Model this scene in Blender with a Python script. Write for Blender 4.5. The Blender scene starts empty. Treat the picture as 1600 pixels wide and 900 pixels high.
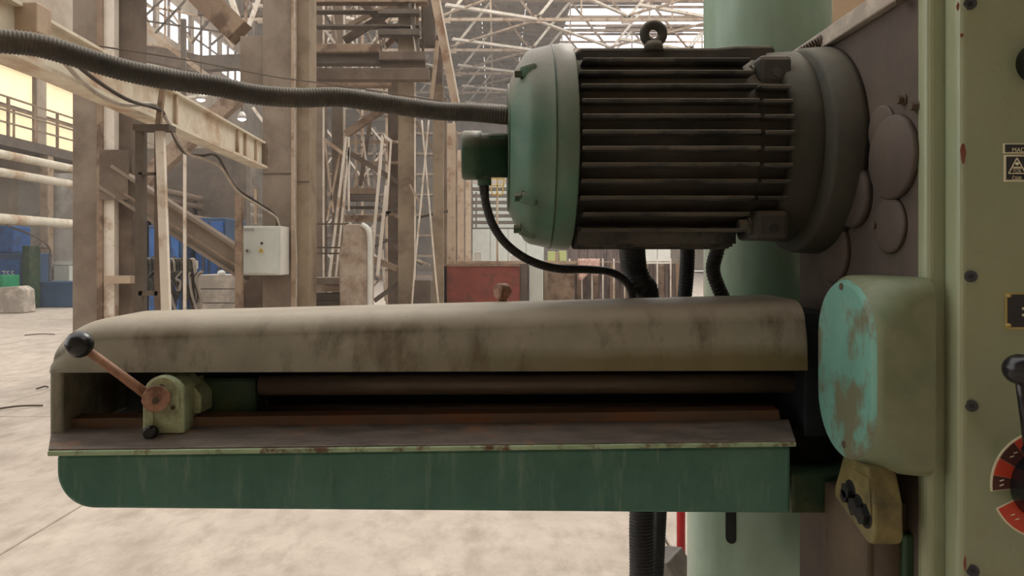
import bpy, bmesh, math, random
from mathutils import Vector, Matrix
random.seed(7)
scene = bpy.context.scene
C = scene.collection
F, VX, HY, EYE = 1150.0, 775.0, 400.0, 1.5

# ---------------------------------------------------------------- camera
cam_d = bpy.data.cameras.new('camera'); cam = bpy.data.objects.new('camera', cam_d); C.objects.link(cam)
cam.location = (0, 0, EYE); cam.rotation_euler = (math.pi/2, 0, 0)
cam_d.sensor_width = 36.0; cam_d.lens = 36.0*F/1600.0
cam_d.shift_x = (800-VX)/1600.0; cam_d.shift_y = -(450-HY)/1600.0
cam_d.clip_start = 0.05; cam_d.clip_end = 400
scene.camera = cam
# ---------------------------------------------------------------- sky and exposure
world = bpy.data.worlds.new('sky'); scene.world = world; world.use_nodes = True
bg = world.node_tree.nodes['Background']
bg.inputs[0].default_value = (1.0, 0.965, 0.92, 1); bg.inputs[1].default_value = 1.5
vs = scene.view_settings
vs.view_transform = 'Standard'; vs.look = 'None'; vs.gamma = 1; vs.use_curve_mapping = False; vs.exposure = 0.42
sun_d = bpy.data.lights.new('sun', 'SUN'); sun = bpy.data.objects.new('sun', sun_d); C.objects.link(sun)
sun_d.energy = 1.1; sun_d.angle = math.radians(25); sun_d.color = (1, .93, .82)
sun.rotation_euler = (math.radians(-38), math.radians(22), 0)

# ---------------------------------------------------------------- helpers
HAZE = .0042
def P(x, y, d):
    """photo pixel at depth d (metres in front of the camera) -> point"""
    return Vector(((x-VX)/F*d, d, EYE-(y-HY)/F*d))
def px(x, d): return (x-VX)/F*d
def pz(y, d): return EYE-(y-HY)/F*d
def floor_d(y): return F*EYE/(y-HY)

def lin(c):
    return tuple(((v/255)/12.92 if v/255 <= .04045 else ((v/255+.055)/1.055)**2.4) for v in c)+(1,)

MATS = {}
def pm(name, c1, c2, scale=6, rough=.65, metal=0.0, bump=.15, stretch=(1,1,1), c3=None, amt=.5, scale3=3, stretch3=(1,1,1), det=6, soft=.12, spec=.35, dust=None, dustc=(168,156,138)):
    m = bpy.data.materials.new(name); m.use_nodes = True; nt = m.node_tree; N = nt.nodes; L = nt.links
    b = N['Principled BSDF']
    tc = N.new('ShaderNodeTexCoord')
    def noise(sc, st, w=0, d=det):
        mp = N.new('ShaderNodeMapping'); mp.inputs['Scale'].default_value = st; mp.inputs['Location'].default_value = (w, w*.7, w*1.3)
        L.new(tc.outputs['Object'], mp.inputs['Vector'])
        n = N.new('ShaderNodeTexNoise'); n.inputs['Scale'].default_value = sc; n.inputs['Detail'].default_value = d; n.inputs['Roughness'].default_value = .65
        L.new(mp.outputs[0], n.inputs['Vector']); return n
    n1 = noise(scale, stretch)
    r = N.new('ShaderNodeValToRGB'); r.color_ramp.elements[0].position = .32; r.color_ramp.elements[1].position = .68
    r.color_ramp.elements[0].color = lin(c1); r.color_ramp.elements[1].color = lin(c2)
    L.new(n1.outputs[0], r.inputs[0]); col = r.outputs[0]
    if c3:
        n3 = noise(scale3, stretch3, 3.7)
        r3 = N.new('ShaderNodeValToRGB'); t = 1-amt
        lo = .3+.4*t
        r3.color_ramp.elements[0].position = max(0, lo-soft/2); r3.color_ramp.elements[1].position = min(1, lo+soft/2)
        L.new(n3.outputs[0], r3.inputs[0])
        mx = N.new('ShaderNodeMix'); mx.data_type = 'RGBA'
        L.new(r3.outputs[0], mx.inputs['Factor']); L.new(col, mx.inputs['A']); mx.inputs['B'].default_value = lin(c3)
        col = mx.outputs['Result']
    if dust:
        g = N.new('ShaderNodeNewGeometry'); sp = N.new('ShaderNodeSeparateXYZ'); L.new(g.outputs['Normal'], sp.inputs[0])
        nd = noise(7, (1,1,1), 5.1); ma = N.new('ShaderNodeMath'); ma.operation = 'MULTIPLY_ADD'; ma.inputs[1].default_value = .7
        L.new(nd.outputs[0], ma.inputs[0]); L.new(sp.outputs[2], ma.inputs[2])
        mr = N.new('ShaderNodeMapRange'); mr.inputs['From Min'].default_value = .45; mr.inputs['From Max'].default_value = 1.15; mr.inputs['To Max'].default_value = dust
        L.new(ma.outputs[0], mr.inputs['Value'])
        md = N.new('ShaderNodeMix'); md.data_type = 'RGBA'; L.new(mr.outputs[0], md.inputs['Factor']); L.new(col, md.inputs['A']); md.inputs['B'].default_value = lin(dustc); col = md.outputs['Result']
    L.new(col, b.inputs['Base Color'])
    b.inputs['Roughness'].default_value = rough; b.inputs['Metallic'].default_value = metal
    b.inputs['Specular IOR Level'].default_value = spec
    if bump:
        bp = N.new('ShaderNodeBump'); bp.inputs['Strength'].default_value = bump; bp.inputs['Distance'].default_value = .01
        nb = noise(scale*4, (1,1,1), 9, 4); L.new(nb.outputs[0], bp.inputs['Height']); L.new(bp.outputs[0], b.inputs['Normal'])
    MATS[name] = m; return m
def em(name, c, s):
    m = bpy.data.materials.new(name); m.use_nodes = True; nt = m.node_tree; b = nt.nodes['Principled BSDF']
    b.inputs['Base Color'].default_value = lin(c); b.inputs['Emission Color'].default_value = lin(c); b.inputs['Emission Strength'].default_value = s
    n = nt.nodes.new('ShaderNodeTexNoise'); n.inputs['Scale'].default_value = 1.2; n.inputs['Detail'].default_value = 5
    tc = nt.nodes.new('ShaderNodeTexCoord'); nt.links.new(tc.outputs['Object'], n.inputs['Vector'])
    r = nt.nodes.new('ShaderNodeValToRGB'); r.color_ramp.elements[0].color = lin([v*.86 for v in c]); r.color_ramp.elements[1].color = lin(c)
    r.color_ramp.elements[0].position = .35; r.color_ramp.elements[1].position = .65
    nt.links.new(n.outputs[0], r.inputs[0]); nt.links.new(r.outputs[0], b.inputs['Emission Color'])
    MATS[name] = m; return m

class MB:
    def __init__(s): s.v = []; s.f = []; s.sm = []
    def add(s, vs_, fs, smooth=False):
        o = len(s.v); s.v += [Vector(v) for v in vs_]
        for f in fs: s.f.append([i+o for i in f]); s.sm.append(smooth)
        return s
    def box(s, lo, hi):
        (a,b,c),(d,e,f) = lo, hi
        return s.add([(a,b,c),(d,b,c),(d,e,c),(a,e,c),(a,b,f),(d,b,f),(d,e,f),(a,e,f)],
                     [(3,2,1,0),(4,5,6,7),(0,1,5,4),(1,2,6,5),(2,3,7,6),(3,0,4,7)])
    def bar(s, p, q, w, h=None, up=None):
        p, q = Vector(p), Vector(q); h = h or w; a = (q-p).normalized()
        up = Vector(up) if up else (Vector((0,1,0)) if abs(a.y) < .9 else Vector((0,0,1)))
        u = a.cross(up).normalized(); t = u.cross(a).normalized()   # u: width, t: depth
        vs_ = [e+u*(i*w/2)+t*(j*h/2) for e in (p,q) for i,j in ((-1,-1),(1,-1),(1,1),(-1,1))]
        return s.add(vs_, [(3,2,1,0),(4,5,6,7),(0,1,5,4),(1,2,6,5),(2,3,7,6),(3,0,4,7)])
    def ibar(s, p, q, w, h, up=None, tw=None):
        """I section: w across (flange span seen from the front = height), h flange depth"""
        p, q = Vector(p), Vector(q); a = (q-p).normalized()
        up = Vector(up) if up else Vector((0,1,0))
        u = a.cross(up).normalized(); t = u.cross(a).normalized(); tw = tw or w*.12
        s.bar(p+u*(w/2-tw/2), q+u*(w/2-tw/2), tw, h, up); s.bar(p-u*(w/2-tw/2), q-u*(w/2-tw/2), tw, h, up)
        return s.bar(p, q, w-2*tw, h*.25, up)
    def cyl(s, p, q, r0, r1=None, n=24, smooth=True):
        p, q = Vector(p), Vector(q); r1 = r0 if r1 is None else r1; a = (q-p).normalized()
        u = a.orthogonal().normalized(); t = a.cross(u)
        ring = lambda c, r: [c+(u*math.cos(2*math.pi*i/n)+t*math.sin(2*math.pi*i/n))*r for i in range(n)]
        o = len(s.v); s.v += ring(p, r0)+ring(q, r1)
        for i in range(n):
            j = (i+1) % n; s.f.append([o+i,o+j,o+n+j,o+n+i]); s.sm.append(smooth)
        s.f.append([o+i for i in reversed(range(n))]); s.sm.append(False)
        s.f.append([o+n+i for i in range(n)]); s.sm.append(False)
        return s
    def lathe(s, prof, origin, axis, n=48, smooth=True):
        """prof: list of (along, radius)"""
        a = Vector(axis).normalized(); O = Vector(origin); u = a.orthogonal().normalized(); t = a.cross(u); o = len(s.v); k = len(prof)
        for (h, r) in prof:
            for i in range(n):
                s.v.append(O+a*h+(u*math.cos(2*math.pi*i/n)+t*math.sin(2*math.pi*i/n))*max(r,1e-5))
        for m in range(k-1):
            for i in range(n):
                j = (i+1) % n; s.f.append([o+m*n+i,o+m*n+j,o+(m+1)*n+j,o+(m+1)*n+i]); s.sm.append(smooth)
        s.f.append([o+i for i in reversed(range(n))]); s.sm.append(False)
        s.f.append([o+(k-1)*n+i for i in range(n)]); s.sm.append(False)
        return s
    def prism(s, pts, plane, a, b, smooth=False):
        """pts 2D; plane 'XZ' (extrude Y), 'YZ' (extrude X), 'XY' (extrude Z)"""
        f3 = {'XZ': lambda u,v,w: (u,w,v), 'YZ': lambda u,v,w: (w,u,v), 'XY': lambda u,v,w: (u,v,w)}[plane]
        n = len(pts); vs_ = [f3(u,v,a) for u,v in pts]+[f3(u,v,b) for u,v in pts]
        return s.add(vs_, [list(range(n))[::-1], list(range(n,2*n))]+[[i,(i+1)%n,n+(i+1)%n,n+i] for i in range(n)])
    def tube(s, pts, r, n=10, rib=0, pitch=.006, step=None, r_end=None):
        pts = [Vector(p) for p in pts]
        # Catmull-Rom resample
        dense = []
        ext = [pts[0]*2-pts[1]]+pts+[pts[-1]*2-pts[-2]]
        for i in range(1, len(ext)-2):
            p0,p1,p2,p3 = ext[i-1:i+3]
            for k in range(16):
                t = k/16; dense.append(.5*((2*p1)+(p2-p0)*t+(2*p0-5*p1+4*p2-p3)*t*t+(3*p1-p0-3*p2+p3)*t**3))
        dense.append(pts[-1])
        L = [0]
        for i in range(1, len(dense)): L.append(L[-1]+(dense[i]-dense[i-1]).length)
        tot = L[-1]; step = step or (pitch/4 if rib else max(tot/(len(pts)*6), r*.8)); m = max(2, int(tot/step)); o = len(s.v); j = 0; prev = None
        for k in range(m+1):
            d = tot*k/m
            while j < len(L)-2 and L[j+1] < d: j += 1
            t = (d-L[j])/max(L[j+1]-L[j],1e-9); c = dense[j].lerp(dense[j+1], t); a = (dense[j+1]-dense[j]).normalized()
            if prev is None: u = a.orthogonal().normalized()
            else: u = (prev-a*prev.dot(a)).normalized()
            prev = u; w = a.cross(u)
            rr = r if r_end is None else r+(r_end-r)*k/m
            if rib: rr += rib*(1,.35,-1,.35)[k % 4]
            s.v += [c+(u*math.cos(2*math.pi*i/n)+w*math.sin(2*math.pi*i/n))*rr for i in range(n)]
        for k in range(m):
            for i in range(n):
                jj = (i+1) % n; s.f.append([o+k*n+i,o+k*n+jj,o+(k+1)*n+jj,o+(k+1)*n+i]); s.sm.append(True)
        s.f.append([o+i for i in reversed(range(n))]); s.sm.append(False)
        s.f.append([o+m*n+i for i in range(n)]); s.sm.append(False)
        return s
    def sphere(s, c, r, n=20, sz=1):
        prof = [(-r*math.cos(math.pi*i/12)*sz, r*math.sin(math.pi*i/12)) for i in range(13)]
        return s.lathe(prof, c, (0,0,1), n)
    def build(s, name, mat, parent=None, bevel=0, seg=2, origin=None):
        base = origin
        if parent is not None:
            base = Vector((0,0,0)); p = parent
            while p is not None: base = base+p.location; p = p.parent
        if base is None:
            lo = [min(v[i] for v in s.v) for i in range(3)]; hi = [max(v[i] for v in s.v) for i in range(3)]
            base = Vector(((lo[0]+hi[0])/2, (lo[1]+hi[1])/2, lo[2]))
        me = bpy.data.meshes.new(name); me.from_pydata([v-base for v in s.v], [], s.f)
        me.polygons.foreach_set('use_smooth', s.sm)
        bm = bmesh.new(); bm.from_mesh(me); bmesh.ops.recalc_face_normals(bm, faces=bm.faces)
        if bevel:
            es = [e for e in bm.edges if len(e.link_faces) == 2 and e.calc_face_angle(0) > .6]
            bmesh.ops.bevel(bm, geom=es, offset=bevel, segments=seg, profile=.5, affect='EDGES', clamp_overlap=True)
        bm.to_mesh(me); bm.free()
        me.materials.append(MATS[mat] if isinstance(mat, str) else mat)
        o = bpy.data.objects.new(name, me); C.objects.link(o)
        if parent is not None: o.parent = parent
        else: o.location = base
        return o

def tag(o, label, cat, group=None, kind=None):
    if kind == 'structure': o['kind'] = 'structure'; o['label'] = label; return o
    o['label'] = label; o['category'] = cat
    if group: o['group'] = group
    if kind: o['kind'] = kind
    return o
def thing(name, label, cat, loc, group=None):
    o = bpy.data.objects.new(name, None); o.empty_display_size = .1; C.objects.link(o); o.location = loc
    return tag(o, label, cat, group)

def text_mesh(body, size, loc, name, mat, parent, depth=.0006, align='LEFT'):
    cu = bpy.data.curves.new(name, 'FONT'); cu.body = body; cu.size = size; cu.extrude = depth; cu.align_x = align
    ob = bpy.data.objects.new(name+'_curve', cu); C.objects.link(ob)
    dg = bpy.context.evaluated_depsgraph_get(); me = bpy.data.meshes.new_from_object(ob.evaluated_get(dg))
    C.objects.unlink(ob); bpy.data.objects.remove(ob)
    base = Vector((0,0,0)); p = parent
    while p is not None: base = base+p.location; p = p.parent
    me.transform(Matrix.Translation(Vector(loc)-base) @ Matrix.Rotation(math.pi/2, 4, 'X'))
    me.materials.clear(); me.materials.append(MATS[mat])
    o = bpy.data.objects.new(name, me); C.objects.link(o); o.parent = parent
    return o

# ---------------------------------------------------------------- materials
pm('concrete', (174,161,149), (196,184,171), scale=2.6, rough=.85, c3=(158,146,133), amt=.3, scale3=6, stretch3=(1,.5,1), soft=.25, bump=.3, det=10)
pm('joint', (74,64,56), (96,86,76), scale=8, rough=.95)
pm('wall', (158,144,128), (184,170,152), scale=.8, rough=.9, c3=(132,114,96), amt=.35, scale3=.5, soft=.3)
pm('brickgrey', (186,182,174), (206,200,192), scale=3, rough=.9, c3=(166,158,148), amt=.4, scale3=1)
pm('roofbrown', (128,110,97), (148,130,116), scale=.5, rough=.9)
pm('colpaint', (124,110,96), (150,135,119), scale=1.4, rough=.8, stretch=(1,1,.5), c3=(100,84,70), amt=.3, scale3=1.3, soft=.25, bump=.1)
pm('colshade', (100,86,74), (124,108,94), scale=1.6, rough=.85, c3=(84,68,56), amt=.35, scale3=2, soft=.25)
pm('colyellow', (132,116,96), (154,137,115), scale=1.6, rough=.8, c3=(106,88,70), amt=.3, scale3=2, soft=.2)
pm('palesteel', (204,193,178), (232,222,208), scale=2, rough=.7, c3=(178,154,130), amt=.25, scale3=3)
pm('rustpale', (164,142,120), (188,168,146), scale=2, rough=.75, c3=(140,110,86), amt=.3, scale3=2.5)
pm('browns', (128,106,88), (158,136,114), scale=2, rough=.8, c3=(104,82,66), amt=.35, scale3=3)
pm('darksteel', (84,74,66), (110,98,86), scale=3, rough=.8)
pm('beam', (196,188,168), (220,212,194), scale=3.5, rough=.75, stretch=(1,1,.3), c3=(170,136,104), amt=.28, scale3=2.4, stretch3=(1,.6,.6), soft=.2)
pm('beamrust', (120,86,64), (146,112,86), scale=5, rough=.85)
pm('white', (206,206,198), (220,220,212), scale=4, rough=.5, bump=.02)
pm('boxgrey', (188,192,184), (200,204,196), scale=4, rough=.5, bump=.02)
pm('black', (18,18,18), (28,28,28), scale=10, rough=.6)
pm('blue', (38,78,140), (62,108,172), scale=2, rough=.5, c3=(52,78,120), amt=.35, scale3=3)
pm('bluedark', (48,70,98), (62,88,118), scale=2, rough=.6)
pm('greenbox', (24,122,82), (34,146,100), scale=4, rough=.5)
pm('cementblock', (150,142,132), (176,166,154), scale=3, rough=.9, c3=(198,186,172), amt=.35, scale3=4)
pm('dustsheet', (164,149,134), (192,178,162), scale=4, rough=.9, c3=(136,112,92), amt=.35, scale3=5, soft=.3)
pm('red', (122,58,48), (146,74,62), scale=3, rough=.7, c3=(104,62,52), amt=.3, scale3=4)
pm('redpipe', (150,26,32), (176,36,40), scale=8, rough=.5)
pm('fencebrown', (96,82,78), (122,106,100), scale=3, rough=.8, c3=(70,60,58), amt=.4, scale3=5, stretch3=(3,1,.3))
pm('pink', (206,150,140), (224,180,168), scale=20, rough=.8, c3=(236,214,202), amt=.45, scale3=30)
pm('limegreen', (196,210,140), (214,226,164), scale=4, rough=.6)
pm('rubber', (26,27,27), (42,42,40), scale=12, rough=.55, bump=.05)
pm('hose', (54,54,50), (76,73,66), scale=14, rough=.6, c3=(94,86,74), amt=.3, scale3=9, dust=.35)
pm('blackhose', (22,24,27), (40,42,46), scale=9, rough=.5)
pm('cable', (150,140,128), (190,180,166), scale=9, rough=.6)
pm('cabledark', (52,46,42), (86,76,68), scale=9, rough=.7)
pm('yellow', (196,164,60), (210,180,80), scale=6, rough=.6)
pm('aluminium', (170,166,158), (196,192,184), scale=6, rough=.4, metal=.5)
# the machine
pm('teal', (34,78,66), (52,98,82), scale=5, rough=.42, c3=(70,84,66), amt=.32, scale3=4, stretch3=(1,1,.4), soft=.25, spec=.4)
pm('tealstreak', (52,96,83), (74,116,102), scale=9, rough=.42, stretch=(1,1,.6), c3=(96,126,112), amt=.2, scale3=26, stretch3=(1.6,1,.25), soft=.14, det=9)
pm('greenlip', (138,160,126), (160,178,146), scale=12, rough=.6, c3=(92,66,52), amt=.3, scale3=22)
pm('way', (78,71,65), (120,110,101), scale=22, rough=.5, stretch=(.5,1.5,1.5), c3=(134,102,78), amt=.2, scale3=14, stretch3=(.8,1,1), metal=.2, soft=.12, det=9)
pm('rustrail', (84,66,54), (112,90,72), scale=8, rough=.6, stretch=(.4,1,1), c3=(116,76,54), amt=.35, scale3=6, metal=.1)
pm('enddark', (20,28,32), (30,38,42), scale=8, rough=.7)
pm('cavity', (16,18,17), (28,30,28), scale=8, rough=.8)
pm('shaft', (84,74,66), (112,100,88), scale=9, rough=.45, stretch=(.3,1,1), metal=.3)
pm('darkgreen', (30,52,36), (50,76,52), scale=9, rough=.5, c3=(78,84,52), amt=.3, scale3=6)
pm('palegreen', (160,176,138), (188,202,164), scale=12, rough=.5, c3=(128,124,96), amt=.38, scale3=14, soft=.2)
pm('rustlever', (134,98,78), (164,126,102), scale=24, rough=.6, c3=(104,74,58), amt=.4, scale3=30)
pm('knob', (16,17,20), (26,27,30), scale=6, rough=.25, spec=.5, bump=.02)
pm('motorgreen', (64,100,84), (90,126,108), scale=6, rough=.5, c3=(118,112,98), amt=.55, scale3=3.2, stretch3=(1.4,1.4,.6), soft=.3, dust=.95, dustc=(128,119,106))
pm('motordark', (46,47,45), (68,66,60), scale=9, rough=.7, c3=(84,78,68), amt=.3, scale3=7, soft=.3, dust=.5)
pm('fin', (58,58,54), (92,88,80), scale=9, rough=.75, stretch=(.4,1,1), c3=(40,42,42), amt=.4, scale3=8, dust=.75)
pm('flange', (44,48,42), (62,64,54), scale=7, rough=.75, c3=(66,60,52), amt=.35, scale3=4, soft=.3, dust=.25)
pm('greenbox2', (40,66,50), (56,86,66), scale=9, rough=.5, c3=(72,70,58), amt=.4, scale3=6, dust=.6)
pm('primer', (74,64,58), (96,85,76), scale=4, rough=.75, c3=(62,55,51), amt=.4, scale3=3, soft=.35)
pm('olive', (130,132,100), (150,152,120), scale=2.6, rough=.32, c3=(138,152,126), amt=.42, scale3=2.2, soft=.4, bump=.3, spec=.55)
pm('turquoise', (96,144,130), (114,160,146), scale=9, rough=.5, c3=(106,108,86), amt=.34, scale3=13, stretch3=(1,1,.7), soft=.1)
pm('covergreen', (112,118,90), (134,138,110), scale=6, rough=.42, c3=(84,102,78), amt=.35, scale3=5, soft=.3)
pm('boss', (100,92,54), (124,114,72), scale=10, rough=.55, c3=(58,54,36), amt=.42, scale3=9, soft=.25)
pm('columngreen', (136,166,150), (158,186,170), scale=3, rough=.25, c3=(128,148,128), amt=.35, scale3=2.4, stretch3=(1,1,.4), soft=.3, spec=.5, bump=.03)
pm('grime', (70,60,48), (92,80,64), scale=8, rough=.8)
pm('brass', (168,150,92), (188,172,112), scale=12, rough=.4, metal=.4)
pm('plateblack', (44,44,46), (56,56,58), scale=12, rough=.45)
pm('platecream', (206,202,172), (220,216,188), scale=12, rough=.5)
pm('dialred', (176,56,38), (196,72,48), scale=12, rough=.45)
pm('dialbrown', (70,38,34), (86,50,44), scale=12, rough=.5)
pm('chip', (112,64,52), (130,80,66), scale=14, rough=.7)
pm('scrapmetal', (84,80,76), (116,110,104), scale=10, rough=.6, metal=.2)
pm('tan', (158,134,106), (178,154,124), scale=2, rough=.85)
em('paneCream', (246,226,182), .66)
em('paneWhite', (245,248,255), 1.6)
em('paneSky', (250,252,255), 6.0)

# hood: dusty grey green cover, ochre towards its lower right, brown oil runs
def hood_mat():
    m = pm('hood', (116,114,100), (140,136,120), scale=7, rough=.55, c3=(78,71,55), amt=.40, scale3=8, stretch3=(1.3,1,.6), soft=.14, bump=.15, det=9, dust=.75)
    nt = m.node_tree; N = nt.nodes; L = nt.links; b = N['Principled BSDF']
    src = b.inputs['Base Color'].links[0].from_socket
    tc = N.new('ShaderNodeTexCoord'); sp = N.new('ShaderNodeSeparateXYZ'); L.new(tc.outputs['Object'], sp.inputs[0])
    def rng(sock, a, bb):
        r = N.new('ShaderNodeMapRange'); r.inputs['From Min'].default_value = a; r.inputs['From Max'].default_value = bb; L.new(sock, r.inputs['Value']); return r.outputs[0]
    def mul(a, c):
        x = N.new('ShaderNodeMath'); x.operation = 'MULTIPLY'; L.new(a, x.inputs[0])
        if isinstance(c, float): x.inputs[1].default_value = c
        else: L.new(c, x.inputs[1])
        return x.outputs[0]
    n = N.new('ShaderNodeTexNoise'); n.inputs['Scale'].default_value = 4; n.inputs['Detail'].default_value = 5; L.new(tc.outputs['Object'], n.inputs['Vector'])
    nz = N.new('ShaderNodeMath'); nz.operation = 'MULTIPLY_ADD'; nz.inputs[1].default_value = .05; L.new(n.outputs[0], nz.inputs[0]); L.new(sp.outputs[2], nz.inputs[2])
    low = rng(nz.outputs[0], HOODZ+.075, HOODZ+.05)
    f = mul(mul(low, rng(sp.outputs[0], -.15, .35)), .85)
    mx = N.new('ShaderNodeMix'); mx.data_type = 'RGBA'; L.new(f, mx.inputs['Factor']); L.new(src, mx.inputs['A']); mx.inputs['B'].default_value = lin((98,88,52))
    L.new(mx.outputs['Result'], b.inputs['Base Color'])
ARM0 = Vector((-.15, 1.5, 0))
HOODZ = 1.285
hood_mat()

# ================================================================ THE SETTING
fl = tag(MB().box((-34,-7,-.35),(34,78,-.1)).build('floor','joint', origin=Vector((0,30,-.35))), 'dusty beige concrete slab floor of the hall', 'floor', kind='structure')
xj = [-25.5,-22.1,-18.7,-15.3,-11.9,-8.4,-5.0,-2.5,.9,4.3,7.7,11.1,14.5,17.9]; slab_mesh = {}
for iy in range(-1, 13):
    for xa, xb in zip(xj, xj[1:]):
        y0 = .9+iy*6
        if min(abs(xa),abs(xb)) > 4+y0*.75+2: continue
        k = round(xb-xa,2)
        if k not in slab_mesh:
            o = MB().box((.008,.008,-.1),(k-.008,5.992,0)).build('slab','concrete', fl, bevel=.006, seg=1)
            slab_mesh[k] = o.data; o.data.transform(Matrix.Translation(Vector(fl.location)))
        else:
            o = bpy.data.objects.new('slab', slab_mesh[k]); C.objects.link(o); o.parent = fl
        o.location = Vector((xa, y0, random.uniform(-.006,0)))-Vector(fl.location)
# outer walls
XW = -16
def wall_with_holes(name, label, mat, axis, at, lo, hi, zt, holes, th=.3):
    """wall in boxes around rectangular holes (a0,a1,z0,z1), sorted, holes may share columns"""
    cuts = sorted({lo, hi}|{h[0] for h in holes}|{h[1] for h in holes}); m = MB()
    for a, b in zip(cuts, cuts[1:]):
        hs = sorted([(h[2],h[3]) for h in holes if h[0] <= a and h[1] >= b]); z = 0
        for z0, z1 in hs+[(zt, zt)]:
            if z0 > z:
                if axis == 'X': m.box((at-th, a, z), (at, b, z0))
                else: m.box((a, at, z), (b, at+th, z0))
            z = z1
    return tag(m.build(name, mat), label, 'wall', kind='structure')
low_w = [(20+i*3.1, 20+i*3.1+2.6, 5.2, 7.75) for i in range(4)]
hi_w = [(31+i*4.0, 31+i*4.0+3.7, 12.2, 14.1) for i in range(7)]
wall_with_holes('wall_left', 'long brown side wall with window bands', 'wall', 'X', XW, 12, 76, 18.2, low_w+hi_w)
for k, (a, b, z0, z1) in enumerate(low_w+hi_w):
    w = thing('window_%d' % (k+1), '', '', (XW, (a+b)/2, z0)); del w['category']; w['label'] = 'tall frosted window glowing cream in the side wall' if k < 4 else 'bright clerestory window high in the side wall'; w['kind'] = 'structure'
    n = 1 if k < 4 else 3
    for i in range(n):
        y0 = a+(b-a)*i/n; y1 = a+(b-a)*(i+1)/n
        MB().box((XW-.2, y0, z0), (XW-.17, y1, z1)).build('pane', 'paneCream' if k < 4 else 'paneWhite', w)
        MB().box((XW-.22, y1-.05, z0), (XW-.05, y1+.03, z1)).build('mullion', 'colshade', w)
    MB().box((XW-.22, a, (z0+z1)/2-.03), (XW-.06, b, (z0+z1)/2+.03)).build('transom', 'colshade', w)
tag(MB().box((XW,75,0),(26,75.4,18.2)).build('wall_back','wall'), 'far end wall of the hall in brown masonry', 'wall', kind='structure')
tag(MB().box((24,28,0),(24.4,75,18.2)).build('wall_right','wall'), 'distant brown side wall on the right', 'wall', kind='structure')
tag(MB().box((-20,-6.4,0),(14,-6,10)).build('wall_light_blocker','wall'), 'unseen brown wall added behind the viewer to dim the machine front', 'wall', kind='structure')  # unseen, added to hold daylight off the machine front
tag(MB().box((9,-6,0),(9.3,16,10)).build('wall_side_blocker','wall'), 'unseen brown wall added right of the machine to keep it darker', 'wall', kind='structure')  # unseen, added to block light from the right
# unseen roof patch added to dim the machine; the far roof with corrugated sheets
tag(MB().box((-14,-6,9.8),(9,-1.5,10)).build('ceiling_light_blocker','roofbrown'), 'unseen brown roof patch added behind the viewer to dim the machine', 'ceiling', kind='structure')
roof = tag(MB().box((XW,43,18.3),(26,43.6,18.5)).build('ceiling','roofbrown', origin=Vector((0,43,18.3))), 'brown sheet roof of the far hall with skylights', 'ceiling', kind='structure')
RZ = 18.0
sky_cells = set()
for iy in range(16):
    for ix in range(14):
        x0 = XW+ix*3.0; y0 = 43+iy*2.0
        bright = (5.5 < x0+1 and ((ix*7+iy*5) % 11) not in (0, 4)) if x0 < 20 else False
        hot = bright and 13.5 < x0+1.5 < 17.5 and 54 < y0 < 60
        m = MB().box((x0+.03, y0+.03, RZ+.18), (x0+2.97, y0+1.97, RZ+.25)) if bright else MB()
        if not bright:
            for c in range(4):
                m.box((x0+.02, y0+c*.5, RZ+.15+.05*(c % 2)), (x0+2.98, y0+c*.5+.5, RZ+.25+.05*(c % 2)))
        m.build('skylight_pane' if bright else 'roof_sheet', 'paneSky' if hot else 'paneWhite' if bright else 'roofbrown', roof)
for iy in range(17):
    MB().box((XW, 43+iy*2-.06, RZ), (25, 43+iy*2+.06, RZ+.16)).build('purlin', 'browns', roof)

# ---------------------------------------------------------------- roof trusses of the far hall
BZ = 14.5
for i in range(7):
    d = 34.5+6*i
    t = thing('roof_truss', ['roof truss nearest the viewer, high above the motor','second roof truss from the viewer, crossing behind the eye bolt','third roof truss back, its chord passing above the motor fan cover','fourth roof truss back, above the thick ribbed hose','fifth roof truss back, meeting the fan cover near the hose','sixth roof truss back, dim under the roof','farthest roof truss, next to the end wall'][i], 'truss', (0, d, BZ), 'roof trusses of the far hall')
    nx = range(-3, 5)
    xs = [-2.8+5*k for k in nx]
    MB().bar((xs[0],d,BZ),(xs[-1],d,BZ),.16,.16).build('bottom_chord','rustpale',t)
    MB().bar((xs[0],d,17.6),(xs[-1],d,17.6),.18,.18).build('top_chord','browns',t)
    for x in xs[:-1]:
        MB().bar((x,d,BZ),(x+2.5,d,17.6),.15,.12).build('web_bar','palesteel',t)
        MB().bar((x+2.5,d,17.6),(x+5,d,BZ),.12,.12).build('web_bar','browns',t)
        MB().bar((x+2.5,d,BZ),(x+2.5,d,17.6),.09,.09).build('hanger','rustpale',t)
        MB().box((x-.3,d-.06,BZ-.2),(x+.3,d+.06,BZ+.25)).build('gusset_plate','rustpale',t)
    if i < 6:
        for x in (-12.8, -2.8, 7.2):
            MB().bar((x+5,d+.08,BZ),(x,d+5.2,BZ),.14,.1,(0,0,1)).build('wind_brace','rustpale',t)
            MB().bar((x+.2,d+3.6,BZ),(x+5,d+5.9,BZ),.24,.14,(0,0,1)).build('wind_brace','palesteel',t)
            MB().bar((x+5,d+.08,BZ),(x+9.8,d+5.2,BZ),.2,.1,(0,0,1)).build('wind_brace','palesteel',t)

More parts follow.
